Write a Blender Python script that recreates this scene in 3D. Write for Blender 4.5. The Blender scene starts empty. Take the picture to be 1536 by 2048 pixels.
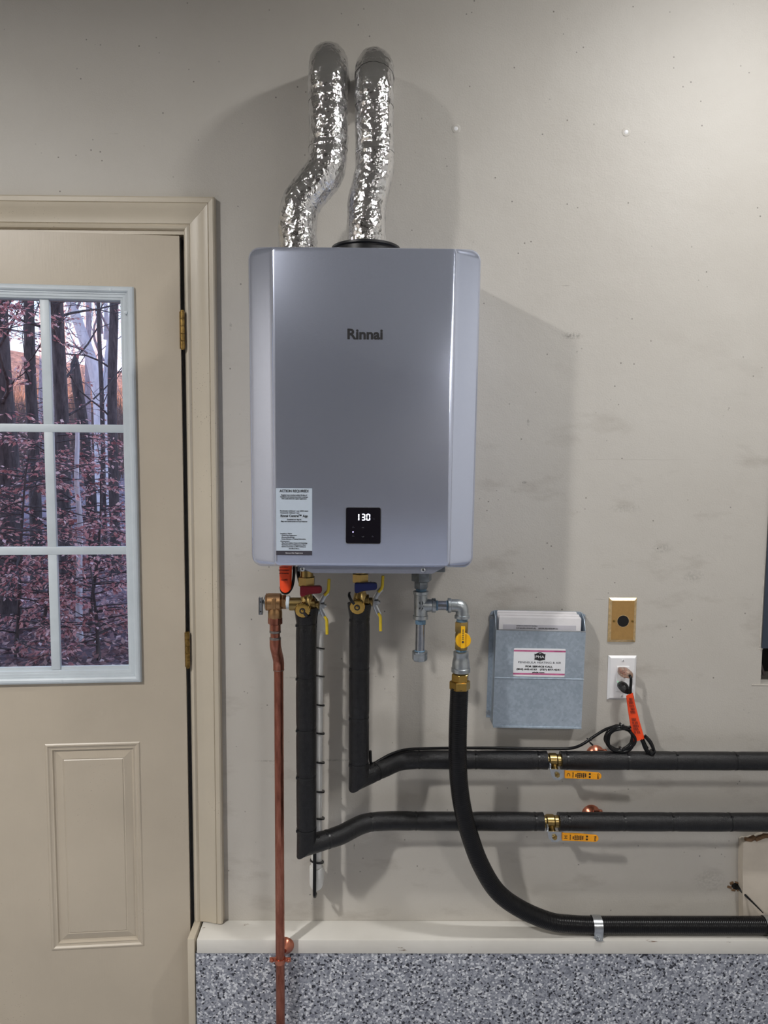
import bpy, bmesh, math, random
import numpy as np
from mathutils import Vector, Matrix, noise
random.seed(7)
rng = np.random.default_rng(7)
S = bpy.context.scene
COL = S.collection
PI = math.pi

# ------------------------------------------------------------------ camera
PITCH, YAW, ROLL = 0.0878, 0.0087, 0.0076
CAM = Vector((0.0, -1.8443, 1.55))
fwd = Vector((math.sin(YAW) * math.cos(PITCH), math.cos(YAW) * math.cos(PITCH), -math.sin(PITCH)))
rgt = Vector((math.cos(YAW), -math.sin(YAW), 0))
upv = rgt.cross(fwd)
R_ = rgt * math.cos(ROLL) + upv * math.sin(ROLL)
U_ = upv * math.cos(ROLL) - rgt * math.sin(ROLL)
cd = bpy.data.cameras.new('camera')
cam = bpy.data.objects.new('camera', cd)
COL.objects.link(cam)
cam.matrix_world = Matrix(((R_.x, U_.x, -fwd.x, CAM.x), (R_.y, U_.y, -fwd.y, CAM.y), (R_.z, U_.z, -fwd.z, CAM.z), (0, 0, 0, 1)))
cd.sensor_fit = 'VERTICAL'
cd.sensor_height = 24.0
cd.lens = 24.0 * 1480.0 / 2048.0
cd.clip_start = 0.05
cd.clip_end = 500
S.camera = cam

# ------------------------------------------------------------------ sky
w = bpy.data.worlds.new('dusk_sky')
S.world = w
w.use_nodes = True
nt = w.node_tree
nt.nodes.clear()
tc = nt.nodes.new('ShaderNodeTexCoord')
sp = nt.nodes.new('ShaderNodeSeparateXYZ')
rp = nt.nodes.new('ShaderNodeValToRGB')
bg = nt.nodes.new('ShaderNodeBackground')
wo = nt.nodes.new('ShaderNodeOutputWorld')
nt.links.new(tc.outputs['Generated'], sp.inputs[0])
nt.links.new(sp.outputs['Z'], rp.inputs[0])
nt.links.new(rp.outputs[0], bg.inputs[0])
nt.links.new(bg.outputs[0], wo.inputs[0])
e = rp.color_ramp.elements
e[0].position, e[0].color = 0.0, (0.68, 0.52, 0.53, 1)
e[1].position, e[1].color = 1.0, (0.30, 0.44, 0.80, 1)
k = rp.color_ramp.elements.new(0.09); k.color = (0.62, 0.62, 0.72, 1)
k = rp.color_ramp.elements.new(0.2); k.color = (0.46, 0.63, 0.88, 1)
bg.inputs[1].default_value = 2.15

# ------------------------------------------------------------------ sun (low evening sun coming over the house)
sd = bpy.data.lights.new('evening_sun', 'SUN')
sd.energy = 17.0
sd.color = (1.0, 0.58, 0.42)
sd.angle = 0.01
so = bpy.data.objects.new('evening_sun', sd)
COL.objects.link(so)
so.rotation_euler = Vector((-0.42, 1.0, -0.066)).to_track_quat('-Z', 'Y').to_euler()

# ------------------------------------------------------------------ garage ceiling lights and an added rear fill
def area(name, loc, target, sx, sy, power, color, spread=180):
    d = bpy.data.lights.new(name, 'AREA')
    d.shape = 'RECTANGLE'
    d.size, d.size_y, d.energy, d.color = sx, sy, power, color
    d.spread = math.radians(spread)
    o = bpy.data.objects.new(name, d)
    COL.objects.link(o)
    o.location = loc
    o.rotation_euler = (Vector(target) - Vector(loc)).to_track_quat('-Z', 'Y').to_euler()
    return o
area('ceiling_light_right', (1.04, -0.86, 2.86), (1.04, -0.80, 0.0), 0.24, 0.10, 20.5, (1.0, 0.988, 0.968))
area('ceiling_light_left', (-1.62, -2.0, 2.84), (-1.50, -1.80, 0.0), 0.12, 0.22, 57, (1.0, 0.975, 0.945), 160)
area('fill_light_rear', (1.80, -4.4, 2.86), (1.80, -4.3, 0.0), 0.6, 0.3, 34, (1.0, 0.97, 0.94), 170)  # added fill from behind the camera, not a known fixture

vs = S.view_settings
vs.view_transform = 'Standard'
vs.look = 'None'
vs.exposure = 0.10
vs.gamma = 1.0
vs.use_curve_mapping = False

# ------------------------------------------------------------------ materials
def srgb(r, g, b):
    f = lambda c: (c / 255 / 12.92) if c / 255 <= 0.04045 else ((c / 255 + 0.055) / 1.055) ** 2.4
    return (f(r), f(g), f(b), 1.0)

class NT:
    """small helper round one material's node tree"""
    def __init__(self, name):
        self.m = bpy.data.materials.new(name)
        self.m.use_nodes = True
        self.t = self.m.node_tree
        self.b = self.t.nodes['Principled BSDF']
        self.tc = self.t.nodes.new('ShaderNodeTexCoord')
        self.obj = self.tc.outputs['Object']
    def n(self, typ, **kw):
        x = self.t.nodes.new(typ)
        for k_, v in kw.items():
            setattr(x, k_, v)
        return x
    def link(self, a, b):
        self.t.links.new(a, b)
    def noise(self, scale, detail=4, rough=0.55, vec=None, dist=0.0):
        x = self.n('ShaderNodeTexNoise')
        x.inputs['Scale'].default_value = scale
        x.inputs['Detail'].default_value = detail
        x.inputs['Roughness'].default_value = rough
        x.inputs['Distortion'].default_value = dist
        self.link(vec or self.obj, x.inputs['Vector'])
        return x.outputs['Fac']
    def voro(self, scale, feature='F1', vec=None, out='Distance', rnd=1.0):
        x = self.n('ShaderNodeTexVoronoi', feature=feature)
        x.inputs['Scale'].default_value = scale
        x.inputs['Randomness'].default_value = rnd
        self.link(vec or self.obj, x.inputs['Vector'])
        return x.outputs[out]
    def ramp(self, fac, stops, interp='LINEAR'):
        x = self.n('ShaderNodeValToRGB')
        x.color_ramp.interpolation = interp
        el = x.color_ramp.elements
        while len(el) < len(stops):
            el.new(0.5)
        for e_, (p, c) in zip(el, stops):
            e_.position = p
            e_.color = c if len(c) == 4 else (*c, 1)
        self.link(fac, x.inputs[0])
        return x.outputs[0]
    def mix(self, fac, a, b, mode='MIX'):
        x = self.n('ShaderNodeMix', data_type='RGBA', blend_type=mode)
        for sock, v in ((0, fac), (6, a), (7, b)):
            if hasattr(v, 'is_output'):
                self.link(v, x.inputs[sock])
            else:
                x.inputs[sock].default_value = v
        return x.outputs[2]
    def math(self, op, a, b=0.0, c=0.0, clamp=False):
        x = self.n('ShaderNodeMath', operation=op, use_clamp=clamp)
        for i, v in enumerate((a, b, c)):
            if hasattr(v, 'is_output'):
                self.link(v, x.inputs[i])
            else:
                x.inputs[i].default_value = v
        return x.outputs[0]
    def mapping(self, scale=(1, 1, 1), loc=(0, 0, 0), rot=(0, 0, 0), vec=None):
        x = self.n('ShaderNodeMapping')
        x.inputs['Scale'].default_value = scale
        x.inputs['Location'].default_value = loc
        x.inputs['Rotation'].default_value = rot
        self.link(vec or self.obj, x.inputs['Vector'])
        return x.outputs[0]
    def bump(self, h, strength=0.3, dist=0.002, prev=None):
        x = self.n('ShaderNodeBump')
        x.inputs['Strength'].default_value = strength
        x.inputs['Distance'].default_value = dist
        self.link(h, x.inputs['Height'])
        if prev is not None:
            self.link(prev, x.inputs['Normal'])
        self.link(x.outputs[0], self.b.inputs['Normal'])
        return x.outputs[0]
    def set(self, color=None, rough=None, metal=None, **kw):
        for sock, v in (('Base Color', color), ('Roughness', rough), ('Metallic', metal)):
            if v is None:
                continue
            if hasattr(v, 'is_output'):
                self.link(v, self.b.inputs[sock])
            else:
                self.b.inputs[sock].default_value = v
        for k_, v in kw.items():
            self.b.inputs[k_.replace('_', ' ')].default_value = v
        return self.m

def simple(name, c, rough=0.5, metal=0.0, var=0.12, vscale=40, bump=0.0, bscale=300, bdist=0.0006, **kw):
    q = NT(name)
    f = q.noise(vscale, 5)
    lo = tuple(max(0, x * (1 - var)) for x in c[:3]) + (1,)
    hi = tuple(min(1, x * (1 + var)) for x in c[:3]) + (1,)
    col = q.ramp(f, [(0.3, lo), (0.7, hi)])
    q.set(col, rough, metal, **kw)
    if bump:
        q.bump(q.noise(bscale, 3), bump, bdist)
    return q.m

M = {}
BEIGE = srgb(188, 179, 164)
# painted drywall
def wall_paint():
    q = NT('beige_wall_paint')
    blot = q.noise(1.6, 5, 0.6)
    col = q.ramp(blot, [(0.3, srgb(188, 183, 175)), (0.7, srgb(198, 194, 187))])
    # grimy smears rubbed diagonally into the lower part of the wall
    sm = q.noise(5.0, 6, 0.62, q.mapping((1.0, 1, 2.4), (3, 0, 1), (0, 0.6, 0)))
    smf = q.ramp(sm, [(0.56, (0, 0, 0)), (0.78, (1, 1, 1))])
    sx = q.n('ShaderNodeSeparateXYZ'); q.link(q.obj, sx.inputs[0])
    low = q.ramp(q.math('MULTIPLY', sx.outputs['Z'], 0.4), [(0.60, (1, 1, 1)), (0.76, (0.05, 0.05, 0.05))])
    f = q.math('MULTIPLY', q.math('MULTIPLY', smf, low), 0.45)
    col = q.mix(f, col, srgb(128, 118, 106))
    # thin horizontal dirt streaks and small specks
    st = q.noise(26, 4, 0.6, q.mapping((0.22, 1, 3.0)))
    stf = q.math('MULTIPLY', q.ramp(st, [(0.70, (0, 0, 0)), (0.76, (1, 1, 1))]), 0.35)
    col = q.mix(stf, col, srgb(110, 103, 95))
    spk = q.voro(42)
    sel = q.ramp(q.noise(11, 2), [(0.52, (0, 0, 0)), (0.56, (1, 1, 1))])
    spf = q.math('MULTIPLY', q.ramp(spk, [(0.055, (1, 1, 1)), (0.10, (0, 0, 0))]), sel)
    col = q.mix(q.math('MULTIPLY', spf, 0.7), col, srgb(80, 74, 68))
    # distinct scuffs: centre x, z, half width, half height, darkness
    for (cx, cz, hw, hh, d) in ((0.475, 1.825, 0.030, 0.010, .75), (0.372, 1.613, 0.004, 0.010, .9), (0.366, 1.464, 0.007, 0.004, .8),
                                (0.365, 2.305, 0, 0, 0), (0.62, 1.40, 0.05, 0.012, .3), (0.72, 1.30, 0.03, 0.014, .35), (0.80, 1.23, 0.03, 0.02, .35),
                                (0.226, 0.90, 0.003, 0.014, .9), (-0.27, 0.742, 0.05, 0.003, .55), (-0.10, 0.745, 0.05, 0.004, .6), (-0.055, 0.515, 0.002, 0.012, .95),
                                (-0.20, 0.962, 0.06, 0.003, .4), (-0.362, 1.84, 0.004, 0.012, .5), (0.10, 2.03, 0.004, 0.003, .6), (0.88, 0.42, 0.05, 0.04, .25)):
        if not hw:
            continue
        dx = q.math('DIVIDE', q.math('SUBTRACT', sx.outputs['X'], cx), hw)
        dz = q.math('DIVIDE', q.math('SUBTRACT', sx.outputs['Z'], cz), hh)
        r2 = q.math('ADD', q.math('MULTIPLY', dx, dx), q.math('MULTIPLY', dz, dz))
        m_ = q.math('SUBTRACT', 1.0, r2, clamp=True)
        m_ = q.math('MULTIPLY', m_, q.math('MULTIPLY', q.ramp(q.noise(150, 4, .7), [(0.42, (0, 0, 0)), (0.60, (1, 1, 1))]), 0.8 * d), clamp=True)
        col = q.mix(m_, col, srgb(84, 80, 74))
    q.set(col, 0.52)
    b1 = q.bump(q.noise(240, 3, 0.6), 0.35, 0.0016)
    # taped drywall joints: a slight step across the wall
    stp = q.math('MULTIPLY', q.math('GREATER_THAN', sx.outputs['Z'], q.math('ADD', 1.521, q.math('MULTIPLY', q.noise(30, 2), 0.004))), q.ramp(q.math('MULTIPLY', sx.outputs['X'], 0.6), [(0.05, (1, 1, 1)), (0.60, (0.15, 0.15, 0.15))]))
    b2 = q.bump(stp, 1.0, 0.0016, b1)
    q.bump(q.noise(9, 3), 0.25, 0.01, b2)
    return q.m
M['wall'] = wall_paint()

def trim_paint(name, c, dots=0.6):
    q = NT(name)
    f = q.noise(3, 5)
    col = q.ramp(f, [(0.3, tuple(x * 0.92 for x in c[:3])), (0.7, tuple(min(1, x * 1.06) for x in c[:3]))])
    v = q.voro(150)
    sel = q.ramp(q.noise(6, 4, 0.7), [(0.55, (0, 0, 0)), (0.62, (1, 1, 1))])
    d = q.math('MULTIPLY', q.ramp(v, [(0.10, (1, 1, 1)), (0.20, (0, 0, 0))]), sel)
    col = q.mix(q.math('MULTIPLY', d, dots), col, srgb(82, 66, 54))
    q.set(col, 0.36)
    q.bump(q.noise(70, 4, 0.6, q.mapping((3, 3, 0.25))), 0.18, 0.001)
    return q.m
M['trim'] = trim_paint('beige_trim_paint', srgb(196, 186, 168))
M['door'] = trim_paint('beige_door_paint', srgb(188, 177, 160), 0.3)
def sill_paint():
    q = NT('chipped_sill_paint')
    col = q.ramp(q.noise(4, 5), [(0.3, srgb(208, 205, 198)), (0.7, srgb(224, 222, 216))])
    chip = q.noise(16, 6, 0.65, q.mapping((0.5, 1.5, 2.2)))
    f = q.ramp(chip, [(0.665, (0, 0, 0)), (0.69, (1, 1, 1))])
    col = q.mix(f, col, srgb(126, 104, 84))
    q.set(col, 0.5)
    q.bump(f, 0.6, -0.001)
    return q.m
M['sill'] = sill_paint()
M['window_plastic'] = simple('grey_white_window_plastic', srgb(196, 205, 212), 0.42, var=0.05, vscale=20, bump=0.12, bscale=90)
def flakes():
    q = NT('flake_coating')
    a = q.voro(235, out='Color')
    g = q.n('ShaderNodeSeparateColor'); q.link(a, g.inputs[0])
    col = q.ramp(g.outputs[0], [(0.0, srgb(38, 40, 48)), (0.07, srgb(44, 46, 56)), (0.075, srgb(112, 116, 128)), (0.35, srgb(140, 144, 156)), (0.62, srgb(158, 162, 173)), (0.86, srgb(172, 175, 184)), (0.93, srgb(214, 217, 222)), (1, srgb(226, 228, 233))], 'LINEAR')
    b = q.voro(185, out='Color', vec=q.mapping((1, 1, 1), (5, 3, 1)))
    h = q.n('ShaderNodeSeparateColor'); q.link(b, h.inputs[0])
    f = q.math('GREATER_THAN', h.outputs[1], 0.93)
    col = q.mix(f, col, srgb(214, 217, 224))
    f2 = q.math('LESS_THAN', h.outputs[1], 0.05)
    col = q.mix(f2, col, srgb(50, 52, 62))
    q.set(col, 0.42)
    q.bump(g.outputs[1], 0.25, 0.0008)
    return q.m
M['flakes'] = flakes()
M['plain_wall'] = simple('painted_garage_wall', srgb(104, 100, 96), 0.8)
M['reflector_wall'] = simple('white_reflector_paint', srgb(232, 231, 228), 0.6)  # unseen right wall, whitened as a reflector to brighten the heater's right facet
M['light_wall'] = simple('beige_side_wall_paint', srgb(190, 184, 174), 0.6)
M['ceiling'] = simple('grey_white_ceiling_paint', srgb(150, 148, 142), 0.8)

def heater_paint():
    q = NT('silver_heater_paint')
    col = q.ramp(q.noise(900, 2), [(0.3, srgb(204, 212, 234)), (0.7, srgb(216, 224, 246))])
    q.set(col, 0.20, 0.84)
    q.b.inputs['Coat Weight'].default_value = 0.15
    q.bump(q.noise(700, 2), 0.08, 0.0004)
    return q.m
M['heater'] = heater_paint()
M['black'] = simple('black_plastic', (0.012, 0.012, 0.014, 1), 0.4, bump=0.1)
M['black_gloss'] = simple('black_display_glass', (0.006, 0.005, 0.009, 1), 0.12, var=0)
M['black_cable'] = simple('black_cable_jacket', (0.004, 0.004, 0.005, 1), 0.30, bump=0.08, bscale=120, Specular_IOR_Level=0.3)
M['tie'] = simple('black_nylon_tie', (0.006, 0.006, 0.007, 1), 0.35)
def foam():
    q = NT('black_pipe_foam')
    col = q.ramp(q.noise(90, 4), [(0.35, (0.005, 0.005, 0.006)), (0.7, (0.012, 0.012, 0.014))])
    q.set(col, 0.30)
    q.b.inputs['Specular IOR Level'].default_value = 0.42
    b = q.bump(q.noise(420, 3, 0.7), 0.6, 0.0014)
    q.bump(q.noise(60, 3), 0.25, 0.003, b)
    return q.m
M['foam'] = foam()
def foil():
    q = NT('aluminium_foil_wrap')
    q.set((0.80, 0.80, 0.81, 1), 0.10, 1.0)
    vec = q.mapping((1, 1, 1.0))
    b = q.bump(q.voro(60, 'F2', vec), 0.34, 0.006)
    b = q.bump(q.voro(170, 'F2', q.mapping((1, 1, .7), (2, 1, 0), (0.5, 0.3, 0))), 0.30, 0.003, b)
    q.bump(q.noise(300, 3, 0.6, None, 1.5), 0.12, 0.0012, b)
    return q.m
M['foil'] = foil()
def copper():
    q = NT('tarnished_copper')
    col = q.ramp(q.noise(30, 6, 0.65, q.mapping((2, 2, 0.35))), [(0.25, srgb(104, 60, 50)), (0.5, srgb(168, 106, 88)), (0.75, srgb(202, 142, 120))])
    q.set(col, q.ramp(q.noise(50, 3), [(0.3, (0.28,) * 3), (0.7, (0.48,) * 3)]), 1.0)
    return q.m
M['copper'] = copper()
M['copper_bright'] = simple('bright_copper', srgb(206, 132, 108), 0.3, 1.0, vscale=80)
M['solder'] = simple('grey_solder', srgb(150, 142, 138), 0.4, 1.0)
M['bronze'] = simple('cast_bronze', srgb(176, 138, 98), 0.38, 1.0, vscale=60, bump=0.2, bscale=350)
M['brass'] = simple('dull_brass', srgb(164, 140, 90), 0.30, 1.0, vscale=60, bump=0.1)
M['brass_bright'] = simple('bright_brass', srgb(192, 156, 84), 0.2, 1.0, vscale=60)
M['hinge_brass'] = simple('aged_hinge_brass', srgb(150, 122, 70), 0.35, 1.0, 0.4, 90)
M['steel'] = simple('zinc_plated_steel', srgb(190, 194, 198), 0.28, 1.0, vscale=70)
M['gas_iron'] = simple('galvanised_malleable_iron', srgb(176, 182, 186), 0.36, 1.0, 0.2, 55, bump=0.35, bscale=260, bdist=0.001)
M['gas_nipple'] = simple('bright_steel_nipple', srgb(168, 172, 180), 0.22, 1.0, 0.15, 60)
M['sealant'] = simple('blue_grey_thread_sealant', srgb(96, 126, 150), 0.5, 0.2, 0.3, 120, bump=0.5, bscale=250)
M['gas_dark'] = simple('grey_cast_adapter', srgb(116, 122, 128), 0.42, 0.8, 0.25, 60, bump=0.3)
M['teflon'] = simple('white_thread_tape', srgb(214, 226, 234), 0.55, bump=0.3, bscale=200)
M['red'] = simple('dark_red_handle', srgb(128, 22, 38), 0.42)
M['blue'] = simple('dark_blue_handle', srgb(22, 36, 98), 0.42)
M['yellow_dip'] = simple('yellow_vinyl_dip', srgb(214, 186, 44), 0.4)
M['yellow'] = simple('yellow_handle_plastic', srgb(238, 182, 22), 0.42)
M['amber'] = simple('amber_lever_coating', srgb(234, 158, 24), 0.4)
M['orange'] = simple('orange_warning_vinyl', srgb(240, 74, 24), 0.5, var=0.08)
M['ink'] = simple('black_print', (0.010, 0.010, 0.012, 1), 0.6, var=0)
M['grey_ink'] = simple('grey_print', srgb(96, 98, 106), 0.6, var=0)
M['white_ink'] = simple('white_print', srgb(226, 228, 230), 0.6, var=0)
M['dim_ink'] = simple('dim_icon_print', srgb(62, 62, 74), 0.5, var=0)
M['pink_ink'] = simple('magenta_stripe_print', srgb(190, 96, 140), 0.6, var=0.25, vscale=60)
M['sticker'] = simple('pale_blue_sticker_paper', srgb(186, 198, 212), 0.45, var=0.02)
M['card'] = simple('white_sticker_paper', srgb(232, 234, 238), 0.4, var=0.02)
M['dark_band'] = simple('dark_sticker_band', srgb(58, 56, 66), 0.5, var=0.05)
M['paper'] = simple('white_paper', srgb(232, 230, 232), 0.7, var=0.03)
M['paper_grey'] = simple('grey_print_block', srgb(198, 196, 204), 0.7, var=0.03)
M['pvc'] = simple('white_pvc', srgb(228, 228, 226), 0.38, var=0.04)
M['outlet'] = simple('white_outlet_plastic', srgb(236, 236, 238), 0.35, var=0.02)
M['dark'] = simple('dark_void', (0.006, 0.005, 0.005, 1), 0.9)
def galv():
    q = NT('galvanised_sheet')
    sp_ = q.ramp(q.voro(150, out='Color'), [(0.2, srgb(156, 170, 184)), (0.8, srgb(182, 195, 208))])
    col = q.mix(0.5, sp_, q.ramp(q.noise(12, 6, .65), [(0.3, srgb(160, 173, 186)), (0.7, srgb(188, 200, 213))]))
    v = q.math('MULTIPLY', q.ramp(q.voro(95), [(0.05, (1, 1, 1)), (0.13, (0, 0, 0))]), q.ramp(q.noise(22, 3), [(0.5, (0, 0, 0)), (0.6, (1, 1, 1))]))
    col = q.mix(q.math('MULTIPLY', v, 0.5), col, srgb(84, 90, 98))
    q.set(col, 0.42, 0.5)
    q.bump(q.noise(40, 3), 0.06, 0.002)
    return q.m
M['galv'] = galv()
M['plate_brass'] = simple('satin_tan_plate', srgb(190, 150, 92), 0.4, 0.55, 0.06, 90)
M['plate_edge'] = simple('pale_plate_edge', srgb(214, 186, 140), 0.35, 0.6, 0.2, 120)  # rim and hole edge, a paler tone than the plate face
M['navy'] = simple('navy_grey_panel_paint', srgb(58, 66, 80), 0.4)
M['gypsum'] = simple('torn_gypsum_paper', srgb(204, 198, 188), 0.8, 0, 0.15, 60, bump=0.6, bscale=90, bdist=0.003)
M['patch'] = simple('rough_painted_patch', srgb(198, 188, 174), 0.6, 0, 0.06, 20, bump=0.3, bscale=120)
M['brown_paper'] = simple('torn_brown_paper', srgb(120, 92, 66), 0.85, 0, 0.3, 80, bump=0.5)
def led(name, c, s):
    q = NT(name)
    q.set((0, 0, 0, 1), 0.5)
    q.b.inputs['Emission Color'].default_value = c
    q.b.inputs['Emission Strength'].default_value = s
    return q.m
M['led'] = led('white_led_digit', (0.86, 0.87, 1.0, 1), 3.0)
M['led_blue'] = led('violet_led_dot', (0.6, 0.5, 1.0, 1), 2.5)
M['led_green'] = led('green_led_dot', (0.15, 1.0, 0.4, 1), 1.5)
def pane():
    q = NT('window_glass')
    t = q.t
    tr = q.n('ShaderNodeBsdfTransparent'); tr.inputs[0].default_value = (0.96, 0.97, 0.98, 1)
    gl = q.n('ShaderNodeBsdfGlossy'); gl.inputs['Roughness'].default_value = 0.02
    fr = q.n('ShaderNodeFresnel'); fr.inputs[0].default_value = 1.45
    mx = q.n('ShaderNodeMixShader')
    q.link(q.math('MULTIPLY', fr.outputs[0], 0.8), mx.inputs[0]); q.link(tr.outputs[0], mx.inputs[1]); q.link(gl.outputs[0], mx.inputs[2])
    out = [n_ for n_ in t.nodes if n_.type == 'OUTPUT_MATERIAL'][0]
    q.link(mx.outputs[0], out.inputs[0])
    t.nodes.remove(q.b)
    return q.m
M['glass'] = pane()
def clear_amber():
    q = NT('clear_plug_plastic')
    q.set((0.96, 0.74, 0.60, 1), 0.12)
    q.b.inputs['Transmission Weight'].default_value = 0.8
    q.b.inputs['IOR'].default_value = 1.4
    q.bump(q.noise(130, 4, 0.6), 0.8, 0.004)
    return q.m
M['clear'] = clear_amber()
def bark(name, lo, hi):
    q = NT(name)
    c = q.ramp(q.noise(9, 6, 0.7, q.mapping((2.5, 2.5, 0.5))), [(0.3, lo), (0.7, hi)])
    q.set(c, 0.9)
    q.bump(q.noise(14, 5, 0.7, q.mapping((3, 3, 0.5))), 0.8, 0.03)
    return q.m
M['bark_dark'] = bark('dark_bark', srgb(54, 48, 50), srgb(112, 102, 102))
M['bark_grey'] = bark('grey_bark', srgb(136, 124, 132), srgb(196, 182, 190))
M['bark_pale'] = bark('pale_bark', srgb(206, 202, 212), srgb(244, 240, 246))
def leaf(name, stops):
    q = NT(name)
    g = q.n('ShaderNodeNewGeometry')
    c = q.ramp(g.outputs['Random Per Island'], stops)
    df, tl, mx = q.n('ShaderNodeBsdfDiffuse'), q.n('ShaderNodeBsdfTranslucent'), q.n('ShaderNodeMixShader')
    q.link(c, df.inputs[0]); q.link(c, tl.inputs[0])
    mx.inputs[0].default_value = 0.4
    q.link(df.outputs[0], mx.inputs[1]); q.link(tl.outputs[0], mx.inputs[2])
    out = [n_ for n_ in q.t.nodes if n_.type == 'OUTPUT_MATERIAL'][0]
    q.link(mx.outputs[0], out.inputs[0])
    q.t.nodes.remove(q.b)
    return q.m
M['leaf'] = leaf('coppery_dead_leaves', [(0, srgb(146, 100, 102)), (0.35, srgb(206, 142, 140)), (0.7, srgb(234, 178, 170)), (1, srgb(250, 224, 220))])
M['litter'] = leaf('fallen_leaves', [(0, srgb(100, 80, 84)), (0.4, srgb(164, 130, 132)), (0.75, srgb(206, 166, 164)), (1, srgb(240, 212, 206))])
def soil():
    q = NT('leafy_forest_soil')
    c = q.ramp(q.noise(22, 6, 0.75), [(0.3, srgb(98, 82, 88)), (0.55, srgb(144, 122, 130)), (0.75, srgb(186, 160, 162))])
    q.set(c, 0.95)
    q.bump(q.noise(30, 5, .7), 0.8, 0.05)
    return q.m
M['soil'] = soil()
def hill():
    q = NT('wooded_hillside')
    c = q.ramp(q.noise(1.4, 8, 0.75, q.mapping((1, 1, 0.6))), [(0.3, srgb(96, 82, 84)), (0.55, srgb(190, 158, 146)), (0.75, srgb(232, 206, 196))])
    q.set(c, 0.95)
    q.bump(q.noise(1.2, 8, .8), 1.0, 1.0)
    return q.m
M['hill'] = hill()

# ------------------------------------------------------------------ mesh building
ORIGIN = {}
def props(o, label=None, cat=None, group=None, kind=None):
    for k_, v in (('label', label), ('category', cat), ('group', group), ('kind', kind)):
        if v:
            o[k_] = v
    return o
def thing(name, label, cat, loc=(0, 0, 0), rot=(0, 0, 0), group=None, kind=None, local=False):
    o = bpy.data.objects.new(name, None)
    COL.objects.link(o)
    o.empty_display_size = 0.05
    o.location = loc
    o.rotation_euler = rot
    ORIGIN[o.name] = Vector((0, 0, 0)) if local else Vector(loc)
    return props(o, label, cat, group, kind)
def catmull(pts, n=8):
    P = [Vector(p) for p in pts]
    out = []
    for i in range(len(P) - 1):
        p0, p1, p2, p3 = P[max(i - 1, 0)], P[i], P[i + 1], P[min(i + 2, len(P) - 1)]
        for k_ in range(n):
            t = k_ / n
            out.append(0.5 * ((2 * p1) + (p2 - p0) * t + (2 * p0 - 5 * p1 + 4 * p2 - p3) * t * t + (3 * p1 - p0 - 3 * p2 + p3) * t ** 3))
    out.append(P[-1].copy())
    return out
def resample(P, step):
    L = [0.0]
    for a, b in zip(P, P[1:]):
        L.append(L[-1] + (b - a).length)
    n = max(2, int(L[-1] / step))
    out = []
    j = 0
    for i in range(n + 1):
        d = L[-1] * i / n
        while j < len(P) - 2 and L[j + 1] < d:
            j += 1
        t = (d - L[j]) / max(1e-9, L[j + 1] - L[j])
        out.append(P[j].lerp(P[j + 1], min(1, max(0, t))))
    return out
def round_path(pts, rad, n=8):
    P = [Vector(p) for p in pts]
    out = [P[0]]
    for a, b, c in zip(P, P[1:], P[2:]):
        u, v = (a - b).normalized(), (c - b).normalized()
        d = min(rad, (a - b).length * .49, (c - b).length * .49)
        s, t_ = b + u * d, b + v * d
        for k_ in range(n + 1):
            t = k_ / n
            out.append(s * (1 - t) ** 2 + b * 2 * t * (1 - t) + t_ * t * t)
    out.append(P[-1])
    return out
def frames(P):
    T = []
    for i in range(len(P)):
        a = (P[i] - P[i - 1]).normalized() if i > 0 else None
        b = (P[i + 1] - P[i]).normalized() if i < len(P) - 1 else None
        T.append(((a or b) + (b or a)).normalized())
    ref = Vector((0, 0, 1)) if abs(T[0].z) < 0.9 else Vector((1, 0, 0))
    u = (ref - T[0] * ref.dot(T[0])).normalized()
    U = [u]
    for i in range(1, len(P)):
        u = U[-1] - T[i] * U[-1].dot(T[i])
        U.append(u.normalized())
    return T, U

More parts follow.
